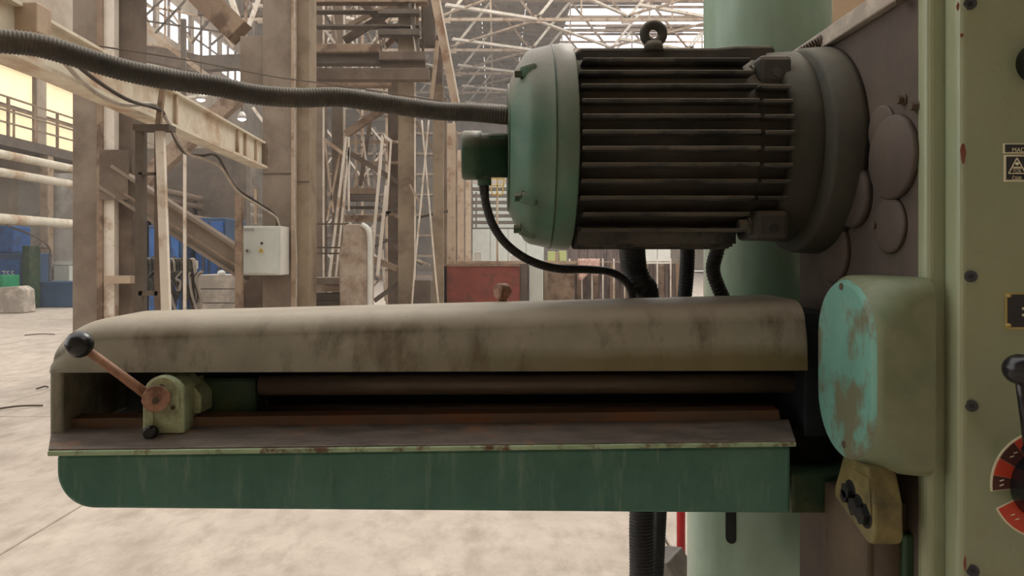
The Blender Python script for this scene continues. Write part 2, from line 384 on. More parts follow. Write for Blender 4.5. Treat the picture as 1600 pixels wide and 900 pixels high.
# ================================================================ BACKGROUND STEELWORK
def vcol(m, x0, x1, y_top, y_bot, d, depth=.3):
    """upright box covering photo columns x0..x1 at depth d; y_bot None = stands on the floor"""
    z0 = 0 if y_bot is None else pz(y_bot, d)
    return m.box((px(x0,d), d, z0), (px(x1,d), d+depth, pz(y_top,d)))
def hbeam(m, x0, x1, y0, y1, d, depth=.25):
    return m.box((px(x0,d), d, pz(y1,d)), (px(x1,d), d+depth, pz(y0,d)))
def pbar(m, x0, y0, x1, y1, wpx, d, d2=None, depth=None):
    d2 = d2 or d; w = wpx/F*(d+d2)/2
    return m.bar(P(x0,y0,d), P(x1,y1,d2), w, depth or w*.8)

# crane column beside the left edge: two chords, gusset, battens, knee brace
t = thing('steel_column', 'tall twin chord steel column at far left with a sloping knee brace', 'column', (px(150,9), 9.2, 0))
vcol(MB(),113,153,-160,None,9,.4).build('chord','colpaint',t, bevel=.01)
vcol(MB(),151,160,-160,None,8.95,.5).build('flange','browns',t)
vcol(MB(),179,206,-160,None,9.1,.4).build('chord','colshade',t, bevel=.01)
hbeam(MB(),155,200,234,312,8.93,.03).build('gusset_plate','colshade',t)
hbeam(MB(),163,203,431,443,8.9,.12).build('batten','rustpale',t)
hbeam(MB(),155,205,-60,-20,8.98,.1).build('batten','colshade',t)
b = MB().ibar(P(168,275,9.0), P(398,425,9.25), .33, .2).build('knee_brace','colpaint',t)
MB().bar(P(190,300,8.88), P(390,428,9.12), .02, .02).build('flange_edge','browns',b)
MB().box((px(161,8.98),8.98,0),(px(178.5,8.98),9.09,9)).build('pale_strip','palesteel',t)

# middle column with corbel and base
t = thing('steel_column', 'broad dusty steel column carrying the white switch cabinet', 'column', (px(445,9.5), 9.7, 0))
vcol(MB(),410,457,-160,None,9.5,.45).build('chord','colpaint',t, bevel=.01)
vcol(MB(),459,483,-160,None,9.52,.4).build('chord','colyellow',t, bevel=.01)
vcol(MB(),455,462,-160,None,9.46,.06).build('flange_edge','rustpale',t)
vcol(MB(),376,412,395,None,9.55,.4).build('base_plate','colshade',t)
hbeam(MB(),375,412,56,146,9.55,.35).build('corbel','colpaint',t, bevel=.01)
hbeam(MB(),410,457,270,272,9.49,.02).build('weld_seam','darksteel',t)
hbeam(MB(),459,483,283,285,9.51,.02).build('weld_seam','darksteel',t)
tag(pbar(MB(), 375,52, 272,-48, 38, 9.7, 9.7, .3).build('sloping_girder','browns'), 'dark sloping girder rising left from the corbel', 'girder')
m = MB().tube([P(460,-30,9.4),P(461,200,9.4),P(460,330,9.4),P(463,400,9.4),P(462,520,9.4)], .012, 6); tag(m.build('wall_cable','cable'), 'thin pale cable running down the broad column', 'cable')

# switch cabinet
D0 = 9.1
t = thing('switch_cabinet', 'white metal electrical cabinet with warning triangle on the broad column', 'cabinet', P(410,432,D0+.15))
x0, x1, z0, z1 = px(378,D0), px(439,D0), pz(430,D0), pz(353,D0)
MB().box((x0,D0,z0),(x1,D0+.36,z1)).build('body','white',t, bevel=.008)
dr = MB().box((x0+.02,D0-.02,z0+.02),(x1-.02,D0,z1-.02)).build('door','boxgrey',t, bevel=.005)
MB().cyl(P(386,392,D0-.02),P(386,392,D0-.045),.018,n=12).build('lock','darksteel',dr)
MB().cyl(P(409,380,D0-.02),P(409,380,D0-.03),.016,n=12).build('button','black',dr)
c_ = P(408,391,D0-.022); s_ = .034
tri = MB().prism([(c_.x-s_,c_.z-s_*.8),(c_.x+s_,c_.z-s_*.8),(c_.x,c_.z+s_)],'XZ',D0-.026,D0-.02).build('warning_triangle','yellow',dr)
MB().bar((c_.x-.004,D0-.027,c_.z-.018),(c_.x+.004,D0-.027,c_.z+.014),.006,.003).build('bolt_mark','black',dr)
MB().box((px(383,D0),D0-.024,pz(361,D0)),(px(398,D0),D0-.02,pz(357,D0))).build('name_strip','aluminium',dr)

# cables from the beam to the cabinet
for pts, lab in (([(88,84,4.2),(140,138,4.62),(190,164,4.98),(240,163,5.4),(262,190,5.65),(292,238,6.6),(318,248,7.2),(345,262,7.8),(372,300,8.4),(410,325,8.95),(432,340,9.05),(437,356,9.15)],'pale cable sagging along the crane beam down to the white cabinet'),
                 ([(97,82,4.25),(150,125,4.65),(200,156,5.0),(246,170,5.4),(258,182,5.6),(284,235,6.5),(312,243,7.1),(340,245,7.7),(366,290,8.3),(405,318,8.95),(430,335,9.05),(433,356,9.15)],'darker cable running beside the pale one to the white cabinet')):
    tag(MB().tube([P(*p) for p in pts], .014, 6).build('power_cable','cable' if 'pale cable' in lab[:10] else 'cabledark'), lab, 'cable')
tag(MB().tube([P(-10,28,5.5),P(100,62,6.5),P(300,95,7.6),P(430,120,8.7),P(520,132,9.2),P(640,150,9.8),P(700,160,10.3)], .008, 5).build('guy_wire','darksteel'), 'thin dark wire stretched just above the ribbed hose', 'wire')

# monorail crane beam
pL, pR = P(57,110,4.23), P(408,263,8.9); dirv = (pR-pL).normalized(); A = pL-dirv*2.2; hgt = .31
t = thing('crane_beam', 'pale rusty crane rail beam slanting from upper left to the broad column', 'beam', ((A.x+pR.x)/2, (A.y+pR.y)/2, pR.z))
zc = Vector((0,0,1)); zz = lambda p, k: Vector((p.x,p.y,pR.z+k))
side = dirv.cross(zc).normalized()
MB().bar(zz(A,.16), zz(pR,.16), .03, .29, zc).build('web','beam',t)
MB().bar(zz(A,.01), zz(pR,.01), .17, .025, zc).build('bottom_flange','beam',t)
MB().bar(zz(A,.03)+side*.02, zz(pR,.03)+side*.02, .05, .02, zc).build('flange_fillet','beamrust',t)
MB().bar(zz(A,.305), zz(pR,.305), .12, .02, zc).build('top_flange','beam',t)
for k in (.42, .78, .84, .93):
    q = pL.lerp(pR, k); MB().bar(zz(q,.02)+side*.03, zz(q,.3)+side*.03, .03, .03).build('stiffener','rustpale',t)
MB().box((pR.x-.05,pR.y-.02,pR.z),(pR.x+.09,pR.y+.02,pR.z+.33)).build('end_plate','colpaint',t)
tag(hbeam(MB(),-60,57,2,50,4.0,.14).build('end_carriage','rustpale', bevel=.01), 'blocky end carriage on top of the crane beam at upper left', 'carriage')

# ladder frame with posts
t = thing('ladder_frame', 'dark welded ladder frame with one pale upright before the knee brace', 'frame', (px(237,5.5), 5.5, 0))
vcol(MB(),211,222,196,None,5.5,.08).build('upright','darksteel',t)
vcol(MB(),241,250,196,None,5.5,.08).build('upright','colshade',t)
MB().bar(P(250,198,5.48), Vector((px(268,5.4),5.4,0)), .06, .04).build('pale_upright','palesteel',t)
hbeam(MB(),207,264,194,203,5.42,.12).build('top_bar','darksteel',t)
hbeam(MB(),216,246,269,273,5.5,.05).build('rung','darksteel',t)
hbeam(MB(),216,246,455,462,5.5,.05).build('rung','darksteel',t)
pbar(MB(),247,198,255,132,8,5.46).build('top_stub','browns',t)
tag(vcol(MB(),286,290,232,None,8.6,.03).build('thin_rod','palesteel'), 'thin pale rod standing just right of the ladder frame', 'rod')
tag(vcol(MB(),367,377,298,None,8.9,.08).build('dark_pole','browns'), 'dark brown pole close to the left side of the white cabinet', 'pole')
tag(vcol(MB(),397,401,296,350,9.4,.04).build('conduit_pipe','rustpale'), 'short pipe rising behind the white cabinet', 'pipe')

# cable rack with hanging loops
t = thing('cable_rack', 'low rack with a pale rail holding tangled cables', 'rack', (px(255,10), 10, 0))
hbeam(MB(),214,304,407,420,10,.12).build('rail','palesteel',t)
for x in (216, 258, 298): vcol(MB(),x,x+5,408,None,10.05,.06).build('leg','darksteel',t)
rc = random.Random(3)
ORD = 'first second third fourth fifth sixth seventh eighth ninth tenth eleventh twelfth thirteenth fourteenth fifteenth sixteenth'.split()
for k in range(16):
    x = 217+k*5.3; w = rc.uniform(5,14); yb = rc.uniform(450,486)
    pts = [P(x,422,9.97),P(x+2,406,9.95),P(x+7,408,9.93),P(x+9,430,9.9),P(x+w,yb,9.86),P(x+w+4,yb-14,9.86),P(x+w-3,435,9.88),P(x+w+6,424,9.9)]
    tag(MB().tube(pts, rc.choice((.014,.018,.024)), 6).build('hanging_cable', rc.choice(('cable','cabledark','cabledark','hose'))), 'dusty cable looped over the pale rack rail, '+ORD[k]+' from the left', 'cable', 'cables hanging on the rack')
for (a,b_,lab) in ((((262,425),(276,490)),0,'stiff pale cable leaning from the rack to the floor near the ladder'),(((296,425),(308,486)),0,'stiff pale cable leaning out at the right end of the rack')):
    tag(MB().tube([P(a[0][0],a[0][1],9.9),P((a[0][0]+a[1][0])/2-3,(a[0][1]+a[1][1])/2,9.85),P(a[1][0],a[1][1],9.8)],.02,6).build('stiff_cable','cable'), lab, 'cable')
t = thing('wooden_crate', 'grey weathered plank crate behind the cable rack', 'crate', (px(336,11),11.4,0))
for k in range(7):
    z1 = pz(430+k*22,11); z0 = max(0,pz(430+(k+1)*22-1.2,11)); MB().box((px(303,11),11,z0),(px(369,11),11.7,z1)).build('plank','cementblock',t)
tag(MB().sphere(P(346,427,11.2),.06,14,.8).build('white_helmet','white'), 'small white helmet lying on the grey crate', 'helmet')

# blue cabinets / machines in the left middle
def blue_unit(name, lab, x0, x1, y0, d, mats=('blue','bluedark'), n=3, y1=None):
    t = thing(name, lab, 'machine', (px((x0+x1)/2,d), d+.5, 0))
    z1 = pz(y0,d); a, b = px(x0,d), px(x1,d); MB().box((a,d,0),(b,d+1.2,z1)).build('body',mats[1],t,bevel=.02)
    w = (b-a)/n
    for i in range(n):
        dr = MB().box((a+i*w+.03,d-.04,.25),(a+(i+1)*w-.03,d,z1-.08)).build('door',mats[0],t,bevel=.01)
        MB().box((a+(i+1)*w-.12,d-.07,1.2),(a+(i+1)*w-.09,d-.04,1.5)).build('handle','darksteel',dr)
    return t
blue_unit('blue_cabinet','blue steel cabinet behind the cable rack, left of the thin rod',232,283,352,14)
t = blue_unit('blue_cabinet','blue steel cabinet behind the grey crate under the knee brace',304,352,340,14.5,n=2)
blue_unit('blue_cabinet','low blue cabinet between the knee brace and the white cabinet',352,366,398,13.5,n=1)
# dark machine mass with shelves behind
tg = tag(MB().box((px(215,19),19,0),(px(385,19),19.3,pz(232,19))).build('dark_partition','darksteel'), 'dark partition wall behind the blue cabinets', 'partition')
t = thing('pipe_rack', 'rack of slanting pipes in front of the dark partition', 'rack', (px(290,18.5),18.5,2.6))
for k, (a, b2) in enumerate((((214,288),(318,312)),((214,300),(318,325)),((240,330),(330,345)))):
    for q in (.15,.85): pp = P(*a,18.6).lerp(P(*b2,18.6),q); MB().box((pp.x-.04,18.66,0),(pp.x+.04,18.74,pp.z+.1)).build('stand','darksteel',t)
    MB().cyl(P(*a,18.6),P(*b2,18.6),.08,n=10).build('pipe','colshade' if k < 2 else 'browns',t)
for (x, y, k) in ((314,156,0),(378,186,1)):
    l = thing('high_bay_lamp', ['small lit lamp hanging between ribbed hose and crane beam','small lit lamp close to the corbel of the broad column'][k], 'lamp', P(x,y,20))
    MB().lathe([(0,.13),(.12,.11),(.2,.04)], P(x,y,20),(0,0,1),14).build('shade','aluminium',l)
    MB().lathe([(-.05,.03),(-.02,.1),(0,.11)], P(x,y,20),(0,0,1),14).build('bulb','paneSky',l)
    MB().cyl(P(x,y,20)+Vector((0,0,.2)),P(x,y,20)+Vector((0,0,3.5)),.015,n=6).build('cord','darksteel',l)

# girders behind the crane beam, left upper area
gl = [((215,290),(372,150),24,16,'browns','sloping brown girder crossing behind the crane beam'),
      ((205,28),(352,140),7,22,'rustpale','thin slanted tie rod under the clerestory windows'),
      ((204,66),(262,74),3,20,'rustpale','short pale tie bar next to the twin chord column'),
      ((228,160),(370,143),4,21,'palesteel','long pale tie bar just below the ribbed hose'),
      ((205,78),(330,105),26,26,'colshade','dark purlin beam below the clerestory'),
      ((287,30),(287,175),7,21,'darksteel','upright dark strut in front of the clerestory'),
      ((205,0),(205,95),3,20,'palesteel','thin upright pale rod beside the twin chord column'),
      ((320,100),(412,96),22,24,'darksteel','dark girder left of the corbel'),
      ((362,0),(378,48),8,19,'palesteel','pale bar leaning left above the corbel'),
      ((405,-4),(386,48),6,19,'palesteel','pale bar leaning right above the corbel'),
      ((310,20),(412,22),8,20,'darksteel','dark horizontal girder high above the corbel'),
      ((384,-10),(384,56),4,19,'browns','upright bar between the two leaning bars'),
      ((395,168),(411,190),4,17,'palesteel','short pale bar touching the broad column below the hose')]
for a, b2, w, d, mt, lab in gl:
    if w > 10: tag(pbar(MB(),*a,*b2,w,d).build('roof_girder', mt), lab, 'girder')
t = thing('lattice_girder','light lattice bracing with tie bars below the clerestory at upper left','girder',P(285,60,26))
for a, b2 in (((205,5),(330,28)),((210,30),(345,50)),((205,45),(262,-8)),((215,-8),(240,55)),((240,55),(290,0)),((262,10),(300,68)),((300,68),(335,20)),((258,0),(258,70)),((320,10),(365,75)),((330,70),(365,40)),((205,10),(250,68))):
    pbar(MB(),*a,*b2,3,26).build('lattice_bar','darksteel' if a[1] > 25 else 'rustpale',t)

for a, b2, w, d, mt, lab in gl:
    if w <= 10: pbar(MB(),*a,*b2,w,d).build('tie_bar', mt, t)

# walkway along the left wall
WX = -14.2
t = thing('walkway', 'long steel walkway with railings under the cream windows', 'walkway', (WX, 26, 4.7))
MB().box((WX-1.7,13,4.7),(WX,44,5.0)).build('deck','darksteel',t)
for z in (5.35,5.7,6.1): MB().box((WX-.03,13,z),(WX+.02,44,z+.05)).build('rail','colyellow',t)
for k in range(26): MB().box((WX-.04,13+k*1.2,5.0),(WX+.03,13.07+k*1.2,6.12)).build('baluster','browns',t)
MB().box((WX-1.7,13,6.3),(WX-1.62,44,6.36)).build('rail','browns',t)
for k in range(26): MB().box((WX-1.7,13.4+k*1.2,5.0),(WX-1.64,13.45+k*1.2,6.36)).build('baluster','browns',t)
for k in range(6): MB().box((WX-.3,19.2+k*4.2,0),(WX-.05,19.5+k*4.2,4.7)).build('post','rustpale',t)
for k,(z,r,x,lab) in enumerate(((4.25,.12,-13.35,'upper pale pipe running under the walkway'),(3.75,.12,-13.3,'second pale pipe below the walkway'),(2.5,.14,-13.25,'thick pale pipe at head height along the left bay'))):
    tag(MB().cyl((x,13,z),(x,44,z),r,n=12).build('steam_pipe','beam'), lab, 'pipe')
tag(MB().box((px(28,24),24,0),(px(125,24),24.3,4.2)).build('block_partition','brickgrey'), 'light grey block partition below the walkway', 'partition')
tag(MB().box((px(80,23.8),23.8,pz(414,23.8)),(px(122,23.8),23.95,pz(408,23.8))).build('white_board','white'), 'narrow white board on the grey block partition', 'board')
tag(MB().box((px(84,23.6),23.6,pz(446,23.6)),(px(108,23.6),23.9,pz(415,23.6))).build('grey_panel','boxgrey'), 'pale grey panel hung under the white board', 'panel')
tag(MB().box((px(60,21.5),21.5,0),(px(125,21.5),22.3,pz(440,21.5))).build('machine_bed','bluedark',bevel=.03), 'low dark machine bed before the grey block partition', 'machine')
t = thing('blue_machine','dark blue machine housing with white number at the left edge','machine',(px(10,21),21.4,0))
MB().box((px(-40,21),21,0),(px(36,21),22.4,pz(395,21))).build('body','bluedark',t,bevel=.04)
MB().box((px(-40,20.95),20.95,pz(444,21)),(px(29,20.95),21,pz(405,21))).build('front_panel','blue',t,bevel=.02)
MB().box((px(-40,21),21.2,pz(395,21)),(px(14,21),22,pz(352,21))).build('upper_housing','blue',t,bevel=.04)
MB().box((px(38,21),20.9,0),(px(50,21),21.4,pz(384,21))).build('side_cabinet','darkgreen',t,bevel=.02)
text_mesh('755', .26, P(2,433,20.93), 'number', 'white', t)
tag(MB().box((px(-30,20),19.9,0),(px(9,20),20.6,pz(430,20))).build('green_bin','greenbox',bevel=.03), 'bright green bin at the left edge', 'bin')
o = tag(MB().prism([(px(8,19.7),0),(px(53,19.7),0),(px(51,19.7),pz(452,19.7)),(px(42,19.7),pz(446,19.7)),(px(14,19.7),pz(448,19.7))],'XZ',19.3,19.8).build('concrete_block','cementblock',bevel=.03), 'rough grey concrete block on the floor beside the green bin', 'block')
t = thing('gooseneck_lamp','small lamp on a bent arm above the machine bed','lamp',(px(78,21.4),21.4,pz(440,21.4)))
MB().tube([P(78,440,21.6),P(78,400,21.6),P(77,388,21.4),P(60,372,20.9),P(10,352,20.7)],.03,6).build('arm','darksteel',t)
MB().lathe([(0,.16),(.08,.12),(.2,.04)],P(66,389,21.4),(0,0,1),12).build('shade','darksteel',t)

# ---------------------------------------------------------------- platform tower in the centre
t = thing('platform_tower','tall dusty steel platform tower right of the broad column','tower',(px(560,12),12.3,0))
for (x0,x1,yt,d,mt) in ((488,507,-150,12.6,'colpaint'),(518,537,-150,13.0,'colpaint'),(622,648,-150,12.0,'colyellow'),(606,622,120,13.2,'colshade')):
    vcol(MB(),x0,x1,yt,None,d,.22).build('post',mt,t,bevel=.008)
for x,d in ((505,12.55),(537,12.95),(557,12.9),(648,11.95),(588,12.6)):
    vcol(MB(),x-1,x+1.6,-150,130 if x in(557,588) else None,d,.03).build('edge_strip','palesteel',t)
for (x0,x1,y0,y1,d,mt) in ((478,594,68,81,11.5,'browns'),(478,594,81,99,11.6,'darksteel'),(592,664,80,93,11.5,'colshade'),(592,664,93,101,11.6,'darksteel'),(478,670,106,124,11.2,'colshade'),(478,610,126,134,11.7,'browns'),
        (590,655,14,21,11.8,'darksteel'),(590,655,45,54,11.8,'darksteel'),(478,600,15,17,11.9,'darksteel'),(492,655,38,41,11.9,'darksteel'),(478,668,0,3,11.9,'browns')):
    hbeam(MB(),x0,x1,y0,y1,d,.2).build('beam' if y1-y0 > 6 else 'rail',mt,t,bevel=.005)
for (a,b2,w,mt,d) in (((556,-6),(640,80),10,'colshade',12.2),((538,64),(642,-2),11,'colshade',12.3),((545,40),(622,0),7,'browns',12.4),((600,75),(648,30),7,'browns',12.3),
        ((505,43),(524,68),4,'palesteel',12.4),((505,18),(522,45),4,'darksteel',12.4),((517,2),(527,68),2.4,'rustpale',12.4),((552,3),(582,66),3.4,'palesteel',12.4),((594,55),(603,76),3,'palesteel',12.2),((592,10),(594,72),2.5,'rustpale',12.2),
        ((540,210),(602,168),11,'browns',12.1),((548,240),(640,296),8,'colshade',12.3),((507,218),(536,240),5,'rustpale',12.2),((507,215),(521,332),3,'rustpale',12.4),((532,236),(511,345),3,'rustpale',12.4),
        ((555,128),(600,172),3,'palesteel',12.4),((570,128),(612,152),3,'palesteel',12.4),((592,128),(605,160),3,'palesteel',12.3),((545,130),(541,170),3,'palesteel',12.3),
        ((640,5),(657,98),5,'darksteel',11.9),((652,-5),(652,96),5,'browns',12),((660,-5),(661,96),4,'colshade',12.2),((643,40),(654,95),3,'palesteel',11.9),
        ((563,185),(577,290),3,'palesteel',12.6),((556,205),(557,290),3,'rustpale',12.6),((580,180),(563,290),6,'colshade',12.8),((600,330),(640,345),6,'browns',12.4),((590,345),(625,318),6,'darksteel',12.4),
        ((585,385),(640,360),4,'darksteel',12.4),((608,380),(660,412),6,'colshade',12.4),((585,405),(620,420),9,'browns',12.4),((585,470),(640,430),7,'darksteel',12.3),((597,390),(603,470),4,'palesteel',12.4),((652,340),(700,330),4,'darksteel',12.4),((640,288),(660,325),3,'rustpale',11.9),((650,190),(680,240),4,'rustpale',12.5),((648,405),(672,415),4,'palesteel',12.2)):
    pbar(MB(),*a,*b2,w,d).build('brace' if w > 5 else 'tie_bar',mt,t)
for (x0,x1,y0,y1,d,mt) in ((543,587,294,303,12.6,'browns'),(543,592,304,314,12.6,'darksteel'),(540,592,322,326,12.8,'darksteel'),(538,600,336,346,12.8,'browns'),(540,620,219,222,12.9,'rustpale'),(560,625,252,255,13,'rustpale'),(612,640,275,306,12.4,'colshade'),(484,500,300,304,12.8,'darksteel')):
    hbeam(MB(),x0,x1,y0,y1,d,.15).build('platform' if y1-y0 > 7 else 'rail',mt,t)
t = thing('lattice_tower','thin lattice tower in the depth behind the platform tower','tower',(px(560,17),17,0))
lx = (496,530,566,604,640)
for x in lx: vcol(MB(),x-1.6,x+1.6,-200,None,17,.05).build('post','rustpale',t)
for a, b2 in zip(lx, lx[1:]):
    for q in range(10):
        y = -10+q*48; m = (q+lx.index(a)) % 2
        pbar(MB(),a,y,b2,y,2.2,17.0).build('rail','colshade',t)
        pbar(MB(),a,y+(48 if m else 0),b2,y+(0 if m else 48),2.4,17.1).build('brace','palesteel' if q % 3 else 'browns',t)
# stair stringers / ladders leaning on the tower
for pts,lab in (([((541,214),(514,440),4),((545,214),(545,330),3),((546,230),(524,440),3)],'steep ladder leaning behind the dusty curved panel'),
                ([((598,211),(578,440),4.5),((599,211),(612,221),4.5),((611,221),(604,330),3),((604,290),(590,430),5)],'bent pale stair handrail right of the leaning ladder')):
    t = thing('stair_rail', lab, 'ladder', (px(560,11.5),11.5,0))
    for a,b2,w in pts: pbar(MB(),*a,*b2,w,11.4).build('rail_bar','palesteel',t)
    if 'ladder leaning' in lab:
        for k in range(9):
            y = 235+k*22; xa = 541-(y-214)*.12; pbar(MB(),xa,y,xa+9,y,2,11.45).build('rung','rustpale',t)
for a,b2,lab in (((670,188),(648,420),'pale rope slanting down to the left in front of the tower post'),((659,188),(684,466),'pale rope slanting down to the right in front of the tower post')):
    tag(MB().tube([P(*a,11),P((a[0]+b2[0])/2,(a[1]+b2[1])/2,11),P(*b2,11),Vector((P(*b2,11).x+(b2[0]-a[0])*.0045,11,0))],.014,6).build('slack_rope','palesteel'), lab, 'rope')
# curved dusty sheet panel with pale rolled edge
t = thing('sheet_panel','dusty curved sheet metal panel with a whitish rolled edge','panel',(px(555,10),10.2,0))
d = 10.0
out = [(px(533,d),0),(px(575,d),0),(px(575,d),pz(362,d)),(px(570,d),pz(352,d)),(px(560,d),pz(350,d)),(px(540,d),pz(350,d)),(px(529,d),pz(400,d))]
MB().prism(out,'XZ',d,d+.5).build('sheet','dustsheet',t,bevel=.02)
MB().tube([Vector((px(578,d),d-.02,0)),P(578,440,d-.02),P(578,375,d-.02),P(575,358,d-.02),P(566,351,d)],.035,10).build('rolled_edge','white',t)
for y in (350,387,396): pbar(MB(),484,y,545,y,2.5,d+.1).build('rail','darksteel',t)
t = thing('plank_stack','stack of long planks behind the arm, beside the sheet panel','planks',(px(525,10.3),10.5,0))
for k,(x0,x1,y0,y1,mt) in enumerate(((485,566,434,445,'colpaint'),(503,562,446,456,'browns'),(485,560,459,469,'darksteel'),(485,562,470,490,'colshade'),(485,562,491,560,'browns'))):
    hbeam(MB(),x0,x1,y0,y1,10.6,.4).build('plank',mt,t)
tag(MB().box((px(645,11.2),11.2,0),(px(673,11.2),11.7,pz(437,11.2))).build('black_crate','darksteel',bevel=.02), 'dark box standing between tower post and red tank', 'box')
# A-frame with leaning leg
t = thing('gantry_leg','tall rusty leaning gantry leg with dark posts, left of the roof trusses','gantry',(px(690,12),12,0))
pbar(MB(),668,-60,713,168,13,11.8).build('leaning_leg','rustpale',t)
pbar(MB(),676,-60,719,168,2.5,11.7).build('leg_edge','palesteel',t)
vcol(MB(),661,680,-150,60,12.4,.3).build('upper_post','darksteel',t)
vcol(MB(),679,691,56,131,12.5,.3).build('post','colshade',t)
pbar(MB(),684,64,672,175,6,12.0).build('strut','rustpale',t); pbar(MB(),690,60,712,165,8,12.6).build('strut','darksteel',t)
hbeam(MB(),655,692,60,70,12.4,.2).build('cap_beam','darksteel',t); hbeam(MB(),645,680,106,122,12.5,.2).build('cross_beam','darksteel',t)
# receding row of battened columns
RX = px(684.5,12)
for k,(d,w,lab) in enumerate(((12,.17,'nearest battened column of the row, close to the red tank'),(15.5,.17,'second battened column of the receding row'),(19.5,.17,'third battened column of the receding row'),(25,.18,'fourth battened column, behind the small round junction box'),(32,.2,'farthest battened column of the row'))):
    t = thing('battened_column',lab,'column',(RX,d,0),'row of battened columns')
    MB().box((RX-w/2,d,0),(RX+w*.5,d+.12,4.3)).build('chord','rustpale' if k else 'colyellow',t,bevel=.008)
    MB().box((RX-w*.35,d+1.0,0),(RX+w*.45,d+1.12,4.3)).build('chord','colpaint',t)
    for q in range(7):
        z = .3+q*.6; MB().box((RX-.03,d+.12,z),(RX+.03,d+1.0,z+.14)).build('batten','browns',t)
        MB().bar((RX,d+.12,z+.14),(RX,d+1.0,z+.6),.05,.03,(1,0,0)).build('lacing_bar','browns',t)
# red tank, hook, fence
t = thing('red_tank','brick red steel tank with a dark right side behind the arm','tank',(px(752,13),13.4,0))
MB().box((px(693,13),13,0),(px(812,13),13.9,pz(413,13))).build('body','red',t,bevel=.015)
MB().box((px(812.5,13),13.1,0),(px(825,13),13.8,pz(412,13))).build('end_frame','darksteel',t)
MB().box((px(693,13),12.98,pz(416,13)),(px(812,13),13.0,pz(412,13))).build('rim','browns',t)
tag(MB().box((px(826,13.2),13.2,0),(px(849,13.2),13.7,pz(412,13.2))).build('pale_pillar','boxgrey',bevel=.02), 'pale grey pillar between red tank and fence', 'pillar')
tag(MB().box((px(850,13.4),13.4,0),(px(856,13.4),13.7,pz(410,13.4))).build('fence_post','colyellow'), 'yellowish post at the left end of the fence', 'post')
for k,(x0,x1,y0,y1,mt,lab) in enumerate(((741,752,397,407,'white','small white carton on a ledge behind the red tank'),(798,817,403,413,'white','white carton behind the right end of the red tank'),(857,868,397,408,'limegreen','lime green canister left of the pink cloth'),(874,885,396,412,'limegreen','second lime green canister closest to the pink cloth'),(868,873,398,408,'rustpale','small brown jar between two lime green canisters'))):
    tag(MB().box((px(x0,14.6),14.6,pz(408,14.5)),(px(x1,14.6),14.85,pz(y0-4,14.6))).build('carton' if mt == 'white' else 'canister' if k < 4 else 'jar',mt,bevel=.01), lab, 'carton' if mt == 'white' else 'canister' if k < 4 else 'jar')
tag(hbeam(MB(),712,900,408,413,14.5,.5).build('wooden_ledge','rustpale'), 'long ledge carrying cartons behind the red tank', 'ledge')
tag(MB().box((px(715,14.6),14.6,0),(px(898,14.6),14.9,pz(414,14.6))).build('ledge_base','browns'), 'brown base under the long ledge', 'base')
t = thing('corrugated_fence','brown corrugated panel fence with thin pale posts','fence',(px(955,15.2),15.2,0))
for k in range(26):
    x = 850+k*8.6
    if x > 1062: break
    dd = 15.2+.05*(k % 2); MB().box((px(x,dd),dd,0),(px(x+8.4,dd),dd+.05,pz(412,dd))).build('panel','fencebrown' if k % 3 else 'browns',t)
for x in (873,890,909,925,942,959,976,1006,1027,1048):
    MB().cyl(Vector((px(x,15),15,0)),P(x,404,15),.016,n=8).build('post','palesteel',t)
for y in (409,): MB().bar(P(850,y,15),P(1062,y,15),.02).build('rail','rustpale',t)
m = MB(); vs_, fs = [], []
for i in range(13):
    for j in range(9):
        u, v = i/12, j/8; hh = 404+v*(32-10*u+4*math.sin(u*9)); vs_.append(P(903+34*u, hh, 14.93-.03*math.sin(u*16)-.02*v))
for i in range(12):
    for j in range(8): a = i*9+j; fs.append((a,a+1,a+10,a+9))
m.add(vs_, fs, True); o = m.build('hung_cloth','pink'); o.modifiers.new('thickness','SOLIDIFY').thickness = .01
tag(o, 'pink and white cloth hung over the fence', 'cloth')
# far background behind the fence and tank
for x0,x1,y0,d,mt,lab in ((888,978,386,22,'fencebrown','grey brown shed wall beyond the fence'),(985,1048,378,24,'white','bright white partition panel beyond the fence'),(738,850,358,26,'boxgrey','pale plastered low wall beyond the red tank')):
    t = thing('partition_wall',lab,'partition',(px((x0+x1)/2,d),d,0))
    n = 3 if mt != 'boxgrey' else 4
    for k in range(n):
        a = x0+(x1-x0)*k/n; b2 = x0+(x1-x0)*(k+1)/n; MB().box((px(a,d)+.01,d,0),(px(b2,d)-.01,d+.2,pz(y0,d))).build('panel',mt,t)
t = thing('steel_stairs','wide flight of dark stair treads beyond the red tank','stairs',(px(775,30),30,pz(362,30)))
for k in range(7):
    y = 360-k*10.5; d = 28+k*.5; MB().box((px(738,d),d,pz(y,d)),(px(820,d),d+.5,pz(y-4.5,d))).build('tread','darksteel',t)
    MB().box((px(738,d),d+.45,pz(y-4.5,d)),(px(820,d),d+.5,pz(y-10.5,d))).build('riser','boxgrey',t)
MB().box((px(738,31.6),31.6,pz(290,31.6)),(px(830,31.6),32.4,pz(262,31.6))).build('landing','cementblock',t)
for x in (738,744): pbar(MB(),x,300,x,398,2.5,27.8).build('handrail_post','darksteel',t)
t = thing('wire_basket','small yellow framed wire basket below the round junction box','basket',P(777,306,14))
for a,b2 in (((765,279),(788,279)),((788,279),(785,304)),((785,304),(769,304)),((769,304),(765,279)),((768,290),(787,290)),((777,279),(777,304))):
    pbar(MB(),*a,*b2,2,14).build('wire','yellow',t)
MB().cyl(P(777,300,14.05),Vector((px(777,14.05),14.05,0)),.02,n=8).build('stand_pole','rustpale',t)
t = thing('storage_shelving','far storage shelving in the depth of the hall','shelving',(px(640,45),45,0))
for k in range(8): MB().box((px(490,45),45,.2+k*1.25),(px(740,45),45.8,.32+k*1.25)).build('shelf','browns',t)
